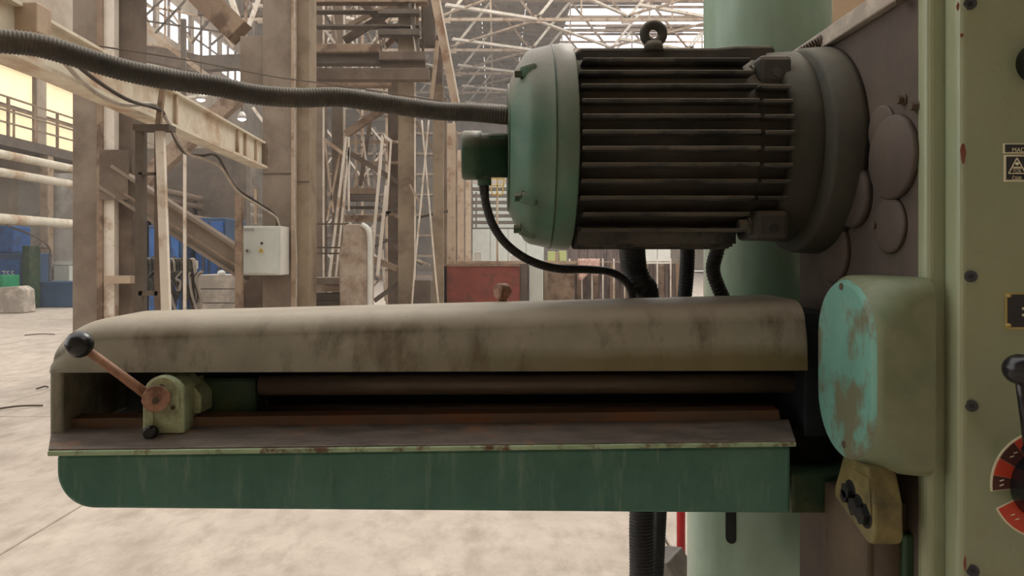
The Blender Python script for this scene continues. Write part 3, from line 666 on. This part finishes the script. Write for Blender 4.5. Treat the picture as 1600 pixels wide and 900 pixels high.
for k in range(9): MB().box((px(490+k*31,45),45,0),(px(490+k*31,45)+.15,45.8,9.4)).build('upright','colshade',t)
tag(MB().box((px(1286,7),7,0),(px(1420,7),7.6,8)).build('tan_pillar','tan',bevel=.02), 'tan pillar in the background right of the green column', 'pillar')
# bits on the floor
for k,(x,y,l,a,lab) in enumerate(((62,524,.5,.3,'bent dark wire scrap on the floor left of the arm'),(66,608,.12,.9,'little dark scrap near the slab joint'),(20,640,.5,.6,'flat rusty strip along the floor joint'))):
    d = floor_d(y); c0 = Vector((px(x,d),d,.012)); v = Vector((math.cos(a),math.sin(a),0))*l/2
    tag(MB().tube([c0-v,c0+Vector((0,.05,.01)),c0+v],.01,6).build('wire_scrap','darksteel'), lab, 'scrap')

# ================================================================ THE RADIAL DRILL
def hexbolt(m, p, axis, r, h):
    p = Vector(p); a = Vector(axis).normalized()
    m.cyl(p, p+a*h*.25, r*1.35, n=18); m.cyl(p+a*h*.25, p+a*h, r, n=6, smooth=False); return m
def arc(cx, cy, r, a0, a1, n): return [(cx+r*math.cos(math.radians(a0+(a1-a0)*i/n)), cy+r*math.sin(math.radians(a0+(a1-a0)*i/n))) for i in range(n+1)]

# ---- column
CX, CD = px(1197,1.95), 1.95
t = thing('machine_column','pale green round column of the drilling machine behind motor and arm','column',(CX,CD,0))
MB().cyl((CX,CD,1.2),(CX,CD,3.4),.16,n=64).build('upper_tube','columngreen',t)
MB().lathe([(0,.203),(1.30,.203),(1.36,.165)],(CX,CD,0),(0,0,1),64).build('lower_sleeve','columngreen',t)
MB().lathe([(0,.33),(.08,.33),(.10,.31),(.12,.23)],(CX,CD,0),(0,0,1),64).build('base_flange','columngreen',t)
ang = math.atan2(-1, -.95); kx, kd = CX+.2*math.cos(ang), CD+.2*math.sin(ang)
kz = pz(853, kd); m = MB()
m.prism([(-.013,kz+.02)]+arc(0,kz+.02,.013,180,360,8)+[(.013,kz+.34),(-.013,kz+.34)],'XZ',-.006,.02)
R_ = Matrix.Rotation(ang+math.pi/2,3,'Z'); m.v = [R_ @ Vector((v.x,v.y,0))+Vector((kx,kd,v.z)) for v in m.v]
m.build('keyway_slot','cavity',t)

# ---- arm
t = thing('radial_arm','long horizontal machine arm with dusty grey hood and teal lower body','machine arm',ARM0)
XL, XR = px(75,1.36), px(1256,1.38)
def hood_section(x):
    tt = x-XL; Rx, Rz = .10, .056
    k = (x-XL)/(XR-XL); zt = 1.380+.036*k
    q = min(tt/Rx, 1); zt -= Rz*(1-math.sqrt(max(0, 1-(1-q)**2)))
    q2 = min(tt/.03, 1); rec = .002*(1-math.sqrt(max(0, 1-(1-q2)**2)))
    f = 1.362+rec; zb = HOODZ-.001+.004*k
    rad = min(.042, (zt-zb)*.6); rd = .055*rad/.042; pr = [(f,zb),(f+.004,zt-rad-.3*(zt-rad-zb))]; n = 14
    for i in range(n+1):
        a = math.pi/2*i/n; pr.append((f+.012+rd-rd*math.cos(a), zt-rad+rad*math.sin(a)))
    pr += [(1.56,zt+.002),(1.60,zt-.008),(1.62,max(zb,zt-.05))]
    return [Vector((x,y,z)) for y,z in pr]
xs = [XL+.10*(1-math.cos(math.pi/2*i/18)) for i in range(19)]+[XL+.10+(XR-XL-.10)*i/20 for i in range(1,21)]
m = MB(); secs = [hood_section(x) for x in xs]; k = len(secs[0]); vs_ = [v for s in secs for v in s]; fs = []
for i in range(len(secs)-1):
    for j in range(k-1): fs.append((i*k+j,i*k+j+1,(i+1)*k+j+1,(i+1)*k+j))
m.add(vs_, fs, True); m.add(secs[0], [list(range(k))]); m.add(secs[-1], [list(range(k))[::-1]])
# underside and left cheek
m.add([(XL,1.375,HOODZ),(XR,1.362,HOODZ+.003),(XR,1.62,HOODZ+.003),(XL,1.62,HOODZ)], [(0,1,2,3)])
hood = m.build('hood_cover','hood',t)
MB().box((XL,1.363,1.166),(px(97,1.363),1.62,HOODZ+.01)).build('end_cheek','hood',t,bevel=.006)
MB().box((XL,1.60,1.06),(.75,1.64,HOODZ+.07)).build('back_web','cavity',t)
# lower body
d0 = 1.30; xa, xb = px(88,d0), px(1236,d0)
zb0, zb1, zt0, zt1 = pz(795,d0), pz(803,d0), pz(711,d0), pz(697,d0)
body = [(xa,zt0)]+[(xa,zb0+.066)]+arc(xa+.066,zb0+.066,.066,180,270,10)[1:]+[(xb,zb1),(xb,zt1)]
MB().prism(body,'XZ',d0,1.66).build('lower_body','tealstreak',t,bevel=.006)
xl = px(76,1.292); xr = px(1243,1.292)
MB().prism([(xl,pz(713,1.288)),(xr,pz(698,1.288)),(xr,pz(691,1.288)),(xl,pz(705,1.288))],'XZ',1.287,1.40).build('lip','greenlip',t,bevel=.002)
zA, zB = pz(704,1.292), pz(690.5,1.292)
m = MB(); zr = .017
m.add([(xl,1.291,zA-.003),(xr,1.291,zB-.003),(xr,1.291,zB+.0035),(xl,1.291,zA+.0035),(px(80,1.398),1.398,zA+zr),(xr+.03,1.398,zB+zr),(xr+.03,1.398,zB-.03),(xl,1.398,zA-.03)],
      [(0,1,2,3),(3,2,5,4),(4,5,6,7),(7,6,1,0),(1,6,5,2),(0,3,4,7)])
m.build('guide_way','way',t,bevel=.0015)
rl, rrr = px(106,1.395), px(1220,1.395)
m = MB(); e = lambda x: zA+(zB-zA)*(x-xl)/(xr-xl)
m.add([(rl,1.394,e(rl)+.012),(rrr,1.394,e(rrr)+.012),(rrr-.004,1.394,e(rrr)+.034),(rl+.006,1.394,e(rl)+.034),(rl,1.43,e(rl)+.012),(rrr,1.43,e(rrr)+.012),(rrr,1.43,e(rrr)+.036),(rl,1.43,e(rl)+.036)],
      [(0,1,2,3),(3,2,6,7),(7,6,5,4),(4,5,1,0),(1,5,6,2),(0,3,7,4)])
m.build('guide_rail','rustrail',t,bevel=.001)
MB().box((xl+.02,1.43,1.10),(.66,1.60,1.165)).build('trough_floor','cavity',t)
MB().cyl((px(407,1.445),1.445,pz(602,1.445)),(.62,1.445,pz(598,1.445)),.020,n=24).build('feed_shaft','shaft',t)
MB().cyl((px(380,1.55),1.55,pz(640,1.55)),(.66,1.55,pz(636,1.55)),.012,n=16).build('control_rod','shaft',t)
MB().box((px(1257,1.385),1.385,1.16),(px(1300,1.385),1.60,pz(487,1.385))).build('end_plate','enddark',t,bevel=.003)
MB().box((px(1236,1.36),1.36,pz(803,1.36)),(.70,1.7,pz(738,1.36))).build('rear_body','darkgreen',t,bevel=.006)
MB().box((.44,1.66,1.07),(.80,1.80,1.35)).build('column_clamp','darkgreen',t,bevel=.01)
lg = MB().cyl(P(777,455,1.575),P(792,455,1.59),.017,n=24); lg.cyl(P(777,466,1.58),P(792,466,1.58),.012,n=12)
o = lg.build('lifting_lug','rustlever',t,bevel=.003); o['label'] = 'small rusty lug on top of the hood'
MB().cyl(P(791.5,455,1.588),P(793,455,1.592),.010,n=16).build('lug_hole','cavity',o)
hexbolt(MB(),(XL+.004,1.40,pz(712,1.36)),(-1,0,0),.008,.012).build('end_bolt','grime',t)
m = MB()
for (x,y) in ((1215,668),(1212,671)): m.sphere(P(x,y,1.37),.0022,8)
m.build('weld_bead','aluminium',t)

# ---- sliding stop with clamping lever
d1 = 1.352
t = thing('lever_stop','pale green sliding stop with rusty clamping lever on the guide way','clamp',P(255,680,d1))
xa, xb, zb_, zt_ = px(222,d1), px(287,d1), pz(678,d1), pz(590,d1)
ww = xb-xa; rad = ww*.5
m = MB().prism([(xa,zb_),(xb,zb_),(xb,zt_-rad*.9)]+arc(xa+rad,zt_-rad*.9,rad,0,180,14)[1:-1]+[(xa,zt_-rad*1.35)],'XZ',d1,1.44)
m.build('body','palegreen',t,bevel=.004)
MB().prism([(px(232,d1),pz(640,d1)),(px(280,d1),pz(640,d1)),(px(280,d1),pz(610,d1))]+arc(px(256,d1),pz(612,d1),px(280,d1)-px(256,d1),10,170,10)+[(px(232,d1),pz(610,d1))],'XZ',d1-.005,d1+.002).build('cover_plate','palegreen',t,bevel=.002)
MB().box((px(238,d1),d1-.003,zb_),(px(240,d1),d1+.001,pz(640,d1))).build('rib','palegreen',t)
MB().cyl(P(244,623,d1),P(244,623,d1-.045),px(262,d1)-px(242,d1),n=28).build('hub','rustlever',t,bevel=.002)
MB().cyl(P(243,626,d1-.045),P(243,626,d1-.05),.006,n=12).build('hub_centre','grime',t)
MB().cyl(P(232,618,d1-.025),P(136,547,1.275),.0092,.0075,n=16).build('lever_rod','rustlever',t)
MB().sphere(P(124,538,1.27),.0232,28).build('ball_knob','knob',t)
MB().cyl(P(227,626,d1),P(227,626,d1-.03),.007,n=10).build('pin','rustlever',t)
kb = MB().lathe([(0,.006),(.008,.0125),(.02,.0125),(.023,.009)],P(241,673,d1),(0,-1,0),20).build('thumb_screw','knob',t)
for (x,y) in ((252,604),(270,637)):
    b = MB().cyl(P(x,y,d1-.004),P(x,y,d1-.009),.0045,n=14).build('screw','grime',t)
    MB().box(P(x-3,y+.5,d1-.0095),P(x+3,y-.5,d1-.0085)).build('screw_slot','black',b)
m = MB().prism([(xb-.012,pz(655,d1)),(xb+.012,pz(655,d1)),(xb+.012,pz(625,d1)),(xb-.012,pz(600,d1))],'XZ',1.40,1.47); m.build('rear_bracket','palegreen',t,bevel=.003)
MB().box((px(302,1.47),1.455,1.160),(px(404,1.47),1.54,pz(588,1.47))).build('carrier_block','darkgreen',t,bevel=.008)

# ---- motor
AZ, AD = pz(232,1.55), 1.55
def X(x, d): return px(x,d)
t = thing('electric_motor','large dark finned electric motor with green fan cover','motor',(.28,AD,AZ-.21))
xf0, xf1 = px(797,1.45), px(906,1.345)
RM = .2125
fc = MB().lathe([(xf0,.03),(xf0,.136),(xf0+.003,.142),(xf0+.014,.166),(xf0+.032,.194),(xf0+.042,.201),(xf0+.058,.2045),(xf1-.046,.2095),(xf1-.045,.2105),(xf1-.004,RM+.001),(xf1,RM-.003),(xf1,.19)],(0,AD,AZ),(1,0,0),72).build('fan_cover','motorgreen',t)
MB().lathe([(xf1-.044,.2098),(xf1-.043,.2118),(xf1-.041,.2118),(xf1-.040,.2104)],(0,AD,AZ),(1,0,0),72).build('seam','darkgreen',fc)
MB().lathe([(xf0-.004,.105),(xf0-.004,.132),(xf0+.002,.135),(xf0+.004,.105)],(0,AD,AZ),(1,0,0),64).build('end_plate','greenbox2',fc)
for a in (42,-38,138,-142, -68):
    a_ = math.radians(a); r_ = .186
    y_, z_ = AD-r_*math.cos(a_), AZ+r_*math.sin(a_)
    bs = MB().bar((xf0+.02,y_,z_),(xf0+.052,AD-(r_+.012)*math.cos(a_),AZ+(r_+.012)*math.sin(a_)),.022,.022).build('boss','motorgreen',fc,bevel=.006)
    hexbolt(MB(),(xf0+.022,y_,z_),(-1,0,0),.0085,.014).build('bolt','greenbox2',fc)
for k in range(8):   # ventilating slots on the end face
    a_ = 2*math.pi*k/8
# crack in the paint
cr = [(829,262),(834,250),(838,240),(846,233),(852,225),(860,219)]
def on_cover(x, y):
    # point of the cone/cylinder surface seen at that pixel, found by marching
    dd = 1.30
    while dd < 1.6:
        p = P(x,y,dd); r = math.hypot(p.y-AD, p.z-AZ); xx = p.x-xf0
        R = .134+(min(max(xx,0),.058)/.058)**.75*(.2035-.134) if xx < .058 else .2035+(xx-.058)*.08
        if r <= R: return p
        dd += .0008
    return P(x,y,1.36)
MB().tube([on_cover(x,y)+Vector((0,.0004,0)) for x,y in cr],.0010,5).build('crack','black',fc)
core = MB().cyl((xf1-.002,AD,AZ),(px(1242,1.345),AD,AZ),.180,n=64).build('stator_body','motordark',t)
xe = px(1188,1.345); xg = px(1242,1.345)
FS = .0293
for k in range(-6,7):
    z = k*FS; hw = math.sqrt(max(0,RM*RM-z*z)); hw = max(hw, .06)
    x0 = xf1+(.004 if abs(k) < 5 else .012)
    if k < 6: f_ = MB().box((x0,AD-hw,AZ+z-.0035),(xe,AD+hw,AZ+z+.0035)).build('cooling_fin','fin',t,bevel=.0015)
    if abs(k) < 5 and k != 4:
        MB().box((xe+.008,AD-hw+.004,AZ+z-.004),(xg,AD+hw-.004,AZ+z+.003)).build('short_fin','fin',t,bevel=.0015)
for k in range(-3,4):
    y = k*.022; h = math.sqrt(RM*RM-y*y)
    MB().box((xf1+.01,AD+y-.003,AZ-h),(xe,AD+y+.003,AZ-.14)).build('lower_fin','fin',t,bevel=.001)
MB().prism([(xf1+.006,AZ+.165),(px(1212,1.5),AZ+.165),(px(1212,1.5),AZ+.200),(px(1205,1.5),AZ+.204),(px(1150,1.5),AZ+.203),(px(1120,1.5),AZ+.199),(xf1+.02,AZ+.199),(xf1+.008,AZ+.190)],'XZ',1.50,1.60).build('top_pad','motordark',t,bevel=.006)
m = MB()
ex = px(1021,1.5); ez = pz(53,1.5)
prof = []
for i in range(33):
    a = 2*math.pi*i/32
tor = []
n1, n2 = 36, 14
for i in range(n1):
    a = 2*math.pi*i/n1
    for j in range(n2):
        bb = 2*math.pi*j/n2; rr = .0185+.0100*math.cos(bb)
        tor.append((ex+rr*math.cos(a), 1.5+.0100*math.sin(bb), ez+rr*math.sin(a)))
m.add(tor, [(i*n2+j,i*n2+(j+1)%n2,((i+1)%n1)*n2+(j+1)%n2,((i+1)%n1)*n2+j) for i in range(n1) for j in range(n2)], True)
m.cyl((ex,1.5,AZ+.190),(ex,1.5,ez-.017),.021,.017,n=20)
m.build('eye_bolt','motordark',t)
# drive-end lugs
for (x,y) in ((1205,112),(1200,352)):
    p = P(x,y,1.42); lg = MB().box((p.x-.03,1.40,p.z-.028),(p.x+.034,1.52,p.z+.028)).build('lug','motordark',t,bevel=.01)
    hexbolt(MB(),(p.x-.03,1.435,p.z),(-1,0,0),.012,.022).build('bolt','fin',t)
    hexbolt(MB(),(p.x+.004,1.41,p.z-.006),(0,-1,0),.010,.012).build('bolt','fin',t)
MB().lathe([(xg-.004,.15),(xg,.188),(xg+.006,.194),(xg+.05,.197),(.620,.197)],(0,AD,AZ),(1,0,0),64).build('end_bell','flange',t)
MB().lathe([(.606,.10),(.606,.200),(.612,.207),(.655,.210),(.664,.210),(.664,.1)],(0,AD-.03,AZ-.012),(1,0,0),72).build('mounting_flange','flange',t)
# terminal box on the fan end
jx0, jx1, jm = px(722,1.5), xf0+.004, px(753,1.5); jz = pz(243,1.5)
jb = MB().lathe([(jx0,.03),(jx0,.046),(jx0+.004,.05),(jm-.001,.05),(jm,.045),(jx1,.045)],(0,1.5,jz),(1,0,0),40).build('junction_box','greenbox2',t)
MB().cyl((px(757,1.5),1.5,jz-.04),(px(757,1.5),1.5,pz(290,1.5)),.014,n=16).build('cable_gland','greenbox2',jb)
MB().cyl((px(756,1.5),1.5,pz(287,1.5)),(px(757,1.5),1.5,pz(304,1.5)),.011,.0095,n=6,smooth=False).build('gland_nut','rubber',jb)
MB().box((px(765,1.5),1.46,jz+.026),(px(790,1.5),1.47,jz+.034)).build('box_rib','greenbox2',jb)

# ---- drill head
SX = .665
t = thing('drill_head','big olive green drill head with dials and levers at the right edge','drill head',(1.0,1.3,.70))
MB().box((SX+.002,1.16,.72),(1.45,1.62,1.918)).build('gear_case','primer',t,bevel=.004)
MB().box((SX-.012,1.185,1.918),(1.45,1.63,1.952)).build('top_flange','cementblock',t,bevel=.003)
MB().cyl(P(1406,2,1.19),P(1406,2,1.17),.006,n=12).build('flange_bolt','grime',t)
MB().box((SX,1.138,.70),(1.5,1.168,2.15)).build('front_housing','olive',t,bevel=.012,seg=4)
MB().box((px(1499,1.10),1.10,.69),(1.5,1.142,2.16)).build('front_panel','olive',t,bevel=.010,seg=4)
fz = 1.10
sc = lambda x,y,r: MB().cyl(P(x,y,fz+.002),P(x,y,fz-.004),r,n=24)
for (x,y) in ((1517,432),(1518,634),(1516,6),(1520,892)):
    b = sc(x,y,.0088).build('panel_screw','plateblack',t); MB().cyl(P(x,y,fz-.004),P(x,y,fz-.0045),.004,n=6).build('socket','black',b)
for k,(x,y,w,h) in enumerate(((1505,238,9,34),(1497,10,5,14),(1503,55,6,7),(1508,880,4,24))):
    c0 = P(x,y,fz-.0004); w_, h_ = w/F*fz/2, h/F*fz/2; rr = random.Random(k)
    MB().prism([(c0.x+w_*math.cos(a)*rr.uniform(.6,1.1), c0.z+h_*math.sin(a)*rr.uniform(.7,1.1)) for a in [2*math.pi*i/11 for i in range(11)]],'XZ',fz-.0008,fz+.0006).build('paint_chip','chip',t)
# bearing caps on the left side of the gear case
def dside(x): return SX*F/(x-VX)
for x,y,rpx,h in ((1378,203,38,.006),(1398,246,66,.012),(1392,352,44,.008),(1304,392,50,.010),(1337,306,50,.014)):
    d = dside(x); z = pz(y,d); r = rpx/F*d
    c = MB().lathe([(0,r),(h*.7,r),(h,r-.004),(h,.001)],(SX+.002,d,z),(-1,0,0),44).build('bearing_cap','primer',t)
for x,y in ((1411,156),(1432,166),(1372,352)):
    d = dside(x); hexbolt(MB(),(SX+.002,d,pz(y,d)),(-1,0,0),.007,.012).build('cap_bolt','grime',t)
# stadium gear cover
f0, f1 = 1.118, 1.33; gx = (1370-VX)/F*f0; r_ = (f1-f0)/2; cm = (f0+f1)/2
zt_, zb_ = pz(431,cm), 1.158
def st(g, r=None, dz=0):
    r = (r_ if r is None else r); q = max(r-g,.004); a0, a1, b0, b1 = f0+r, f1-r, zb_+r, zt_-r-dz
    return arc(a1,b1,q,0,90,9)+arc(a0,b1,q,90,180,9)+arc(a0,b0,q,180,270,9)+arc(a1,b0,q,270,360,9)
def loft(sections):
    m = MB(); n = len(sections[0][1]); vs_ = [(x,y,z) for x,s in sections for y,z in s]
    fs = [(i*n+j,i*n+(j+1)%n,(i+1)*n+(j+1)%n,(i+1)*n+j) for i in range(len(sections)-1) for j in range(n)]
    m.add(vs_, fs, True); m.add([(sections[0][0],y,z) for y,z in sections[0][1]],[list(range(n))]); m.add([(sections[-1][0],y,z) for y,z in sections[-1][1]],[list(range(n))[::-1]])
    return m
cv = loft([(gx+.004,st(.006)),(gx+.009,st(.001)),(gx+.014,st(0,.098)),(gx+.035,st(0,.06)),(gx+.055,st(0,.04)),(.655,st(0,.03)),(.668,st(0,.03))]).build('gear_cover','covergreen',t)
loft([(gx-.002,st(.014)),(gx,st(.009)),(gx+.006,st(.005))]).build('cover_face','turquoise',cv)
MB().cyl((gx-.0035,cm+.004,zt_-.018),(gx,cm+.004,zt_-.018),.006,n=14).build('face_screw','grime',cv)
MB().cyl((gx-.0035,cm-.005,zb_+.03),(gx,cm-.005,zb_+.03),.006,n=14).build('face_screw','grime',cv)
# clamp boss under the cover
bo = [(1.23,1.17),(1.15,1.17),(1.13,1.12),(1.128,1.072)]+arc(1.148,1.072,.02,180,285,6)[1:]+[(1.262,1.088),(1.262,1.105)]
bs = MB().prism(bo,'YZ',gx+.002,.625).build('clamp_boss','boss',t,bevel=.004)
for (y,z,r) in ((1.205,1.116,.013),(1.18,1.098,.015),(1.155,1.092,.014),(1.21,1.105,.011)):
    hexbolt(MB(),(gx+.004,y,z),(-1,0,0),r,.012).build('bolt','cavity',bs)
MB().prism([(1.19,1.155),(1.14,1.155),(1.135,1.10)],'YZ',gx-.001,gx+.01).build('web_plate','boss',bs)
MB().box((SX-.06,1.20,.72),(SX+.02,1.36,1.085)).build('lower_slide','grime',t,bevel=.006)
MB().cyl((.645,1.22,.72),(.645,1.22,1.10),.035,n=28).build('spindle_guard','grime',t)
m = MB().box((.652,1.175,.80),(.672,1.21,1.055)); m.build('lower_cleat','darkgreen',t,bevel=.004)
# nameplates
def plate(x0,x1,y0,y1,mat_in,border,name):
    b = MB().box((px(x0,fz),fz-.0018,pz(y1,fz)),(px(x1,fz),fz+.001,pz(y0,fz))).build(name,border,t,bevel=.0006)
    g = 3 if y1-y0 > 25 else 2
    MB().box((px(x0+g,fz),fz-.0024,pz(y1-g,fz)),(px(x1-g,fz),fz-.0010,pz(y0+g,fz))).build('plate_face',mat_in,b); return b
b1 = plate(1567,1650,224,240,'plateblack','platecream','origin_plate')
text_mesh('MADE', .0092, P(1581,237.5,fz-.0026), 'lettering','platecream', b1, depth=.0003)
b2 = plate(1568,1652,242,284,'plateblack','platecream','maker_plate')
tri = [(1576,271),(1603,271),(1589,247)]
for i in range(3):
    a, c = tri[i], tri[(i+1)%3]; MB().bar(P(*a,fz-.003),P(*c,fz-.003),.0016,.0008).build('emblem_line','platecream',b2)
text_mesh('TOS', .0068, P(1582,269.5,fz-.0026), 'lettering','platecream', b2, depth=.0003)
MB().sphere(P(1589,256,fz-.0026),.0028,10,.9).build('emblem_figure','platecream',b2)
MB().bar(P(1583,262,fz-.003),P(1596,262,fz-.003),.003,.0008).build('emblem_figure','platecream',b2)
text_mesh('ČSSR', .0066, P(1581,280.5,fz-.0026), 'lettering','platecream', b2, depth=.0003)
b3 = plate(1570,1680,457,514,'plateblack','brass','instruction_plate')
for x,y in ((1575,462),(1575,508),(1674,462),(1674,508)): MB().sphere(P(x,y,fz-.002),.0045,12,.7).build('rivet','brass',b3)
for k,y in enumerate((480,490)): MB().box((px(1595,fz),fz-.003,pz(y+4,fz)),(px(1612,fz),fz-.002,pz(y,fz))).build('lettering','platecream',b3)
# dial with red sectors and lever
DC = (1632,757); kpx = fz/F
dc = P(*DC,fz)
def sector(r0,r1,a0,a1,y0,y1):
    n = max(2,int(abs(a1-a0)/5)); return MB().prism(arc(dc.x,dc.z,r1,a0,a1,n)+arc(dc.x,dc.z,r0,a1,a0,n),'XZ',y0,y1)
dl = sector(.040,.0805,0,359.9,fz-.0015,fz+.001); 
dial = MB().cyl((dc.x,fz+.002,dc.z),(dc.x,fz-.05,dc.z),.053,n=48).build('dial_hub','knob',t,bevel=.004)
rim = [sector(.045,.0815,95,187,fz-.002,fz+.001).build('scale_ring','platecream',t), sector(.045,.0815,206,330,fz-.002,fz+.001).build('scale_ring','platecream',t)]
for (a0,a1,mt,rg) in ((150,169,'dialred',0),(169.5,186,'dialbrown',0),(127,149.5,'dialbrown',0),(96,126.5,'dialred',0),(207,245,'dialred',1),(246,329,'dialbrown',1)):
    sector(.046,.079,a0,a1,fz-.0026,fz-.0005).build('scale_sector',mt,rim[rg])
for a in (174,180,140,133,222,230):
    q = math.radians(a); c0 = Vector((dc.x+.066*math.cos(q),fz-.0028,dc.z+.066*math.sin(q)))
    MB().bar(c0-Vector((.003,0,.001)),c0+Vector((.003,0,.001)),.0015,.0006).build('scale_mark','platecream',rim[1 if a > 200 else 0])
lv = MB().sphere(P(1593,577,fz-.09),.021,24).build('lever_knob','knob',t)
MB().cyl(P(1596,590,fz-.088),P(1612,700,fz-.055),.008,.010,n=16).build('lever_rod','knob',lv)
MB().cyl(P(1612,700,fz-.06),Vector((dc.x,fz-.045,dc.z)),.014,n=16).build('lever_arm','knob',lv)
MB().lathe([(0,.03),(.03,.028),(.04,.02)],P(1618,100,fz),(0,-1,0),28).build('push_button','knob',t)

# ---- spring, hoses and conduits
m = MB(); a, b_ = P(1250,80,1.50), P(1289,61,1.48); ax = (b_-a).normalized(); u = ax.orthogonal().normalized(); w = ax.cross(u)
pts = [a+(b_-a)*(i/(16*9))+(u*math.cos(2*math.pi*i/16)+w*math.sin(2*math.pi*i/16))*(.006+.005*i/144) for i in range(16*9+1)]
m.tube(pts,.0022,6,step=.002); o = m.build('coil_spring','shaft'); tag(o,'small dark coil spring lying on top of the motor flange','spring')
pts = [(-70,56,1.06),(0,64,1.09),(60,71,1.12),(130,91,1.16),(200,111,1.2),(270,125,1.24),(340,135,1.28),(400,148,1.31),(470,153,1.34),(530,152,1.37),(600,162,1.40),(680,173,1.43),(740,176,1.45),(803,182,1.46)]
tag(MB().tube([P(*p) for p in pts],.0175,18,rib=.0009,pitch=.0054).build('ribbed_hose','hose'),'thick grey ribbed hose running across the top left into the fan cover','hose')
pts = [(757,300,1.5),(760,322,1.5),(772,355,1.5),(795,385,1.51),(830,408,1.53),(872,420,1.56),(915,421,1.6),(950,424,1.64),(972,435,1.66),(985,452,1.67),(990,480,1.68)]
tag(MB().tube([P(*p) for p in pts],.0088,12,rib=.0004,pitch=.006).build('thin_conduit','rubber'),'thin black conduit curving from the round junction box to the arm','conduit')
def vhose(pts, r, rib, mat, lab, name='flexible_hose'): return tag(MB().tube([P(*p) for p in pts], r, 16, rib=rib, pitch=.008).build(name,mat), lab, 'hose')
fpt = lambda x, d: (x, HY+F*EYE/d-1, d)
vhose([(988,370,1.66),(988,395,1.68),(991,420,1.70),(1000,445,1.70),(1010,470,1.72),(1012,640,1.76),(1003,800,1.76),(1003,900,1.76),(1002,1100,1.76),fpt(1000,1.78)],.029,.0012,'blackhose','thick black ribbed hose dropping behind the arm to the floor')
vhose([(1073,375,1.72),(1074,400,1.74),(1070,460,1.76),(1055,600,1.82),(1036,700,1.84),(1031,800,1.84),(1028,860,1.84),(1025,950,1.84),fpt(1020,1.86)],.017,.0006,'blackhose','slimmer dark hose close to the left edge of the green column')
vhose([(1124,372,1.66),(1121,390,1.66),(1114,420,1.68),(1122,448,1.69),(1135,475,1.70)],.0155,.0012,'rubber','short ribbed hose bowed in front of the green column')
t = thing('red_pipe','red standing pipe on the floor just left of the green column','pipe',(px(1064,3.3),3.3,0))
MB().cyl((px(1064,3.3),3.3,.02),(px(1064,3.3),3.3,.62),.019,n=20).build('stem','redpipe',t)
MB().cyl((px(1064,3.3),3.3,0),(px(1064,3.3),3.3,.03),.03,n=20).build('foot','redpipe',t)
MB().cyl((px(1064,3.3),3.3,.58),(px(1064,3.3),3.3,.64),.024,n=12).build('cap','redpipe',t)
# metal block leaning on the floor beside the column
m = MB().box((-.05,-.055,-.2),(.05,.055,.2)); Rr = Matrix.Rotation(math.radians(-28),3,'Y') @ Matrix.Rotation(math.radians(35),3,'Z')
lo = min((Rr @ v).z for v in m.v); pc = P(1077,880,2.75); m.v = [Rr @ v+Vector((pc.x,pc.y,-lo)) for v in m.v]
zt = max(v.z for v in m.v)
o = m.build('steel_block','scrapmetal',bevel=.006); tag(o,'grey steel block tilted on the floor beside the red hose','block')
m = MB().box((px(1025,3.35),3.3,0),(px(1062,3.35),3.5,.06)); tag(m.build('scrap_plate','darksteel',bevel=.01),'flat dark scrap on the floor behind the tilted block','scrap')

# ---------------------------------------------------------------- dusty air of the hall
hm = bpy.data.materials.new('dusty_air'); hm.use_nodes = True; hn = hm.node_tree; hn.nodes.clear()
ho = hn.nodes.new('ShaderNodeOutputMaterial'); hv = hn.nodes.new('ShaderNodeVolumeScatter'); hv.inputs['Color'].default_value = (1,.96,.9,1); hv.inputs['Density'].default_value = HAZE
hn.links.new(hv.outputs[0], ho.inputs['Volume'])
o = MB().box((-15.9,3,.02),(8.9,74.9,17.9)).build('dusty_haze', hm); tag(o,'thin dusty haze filling the hall behind the machine','haze',kind='stuff')
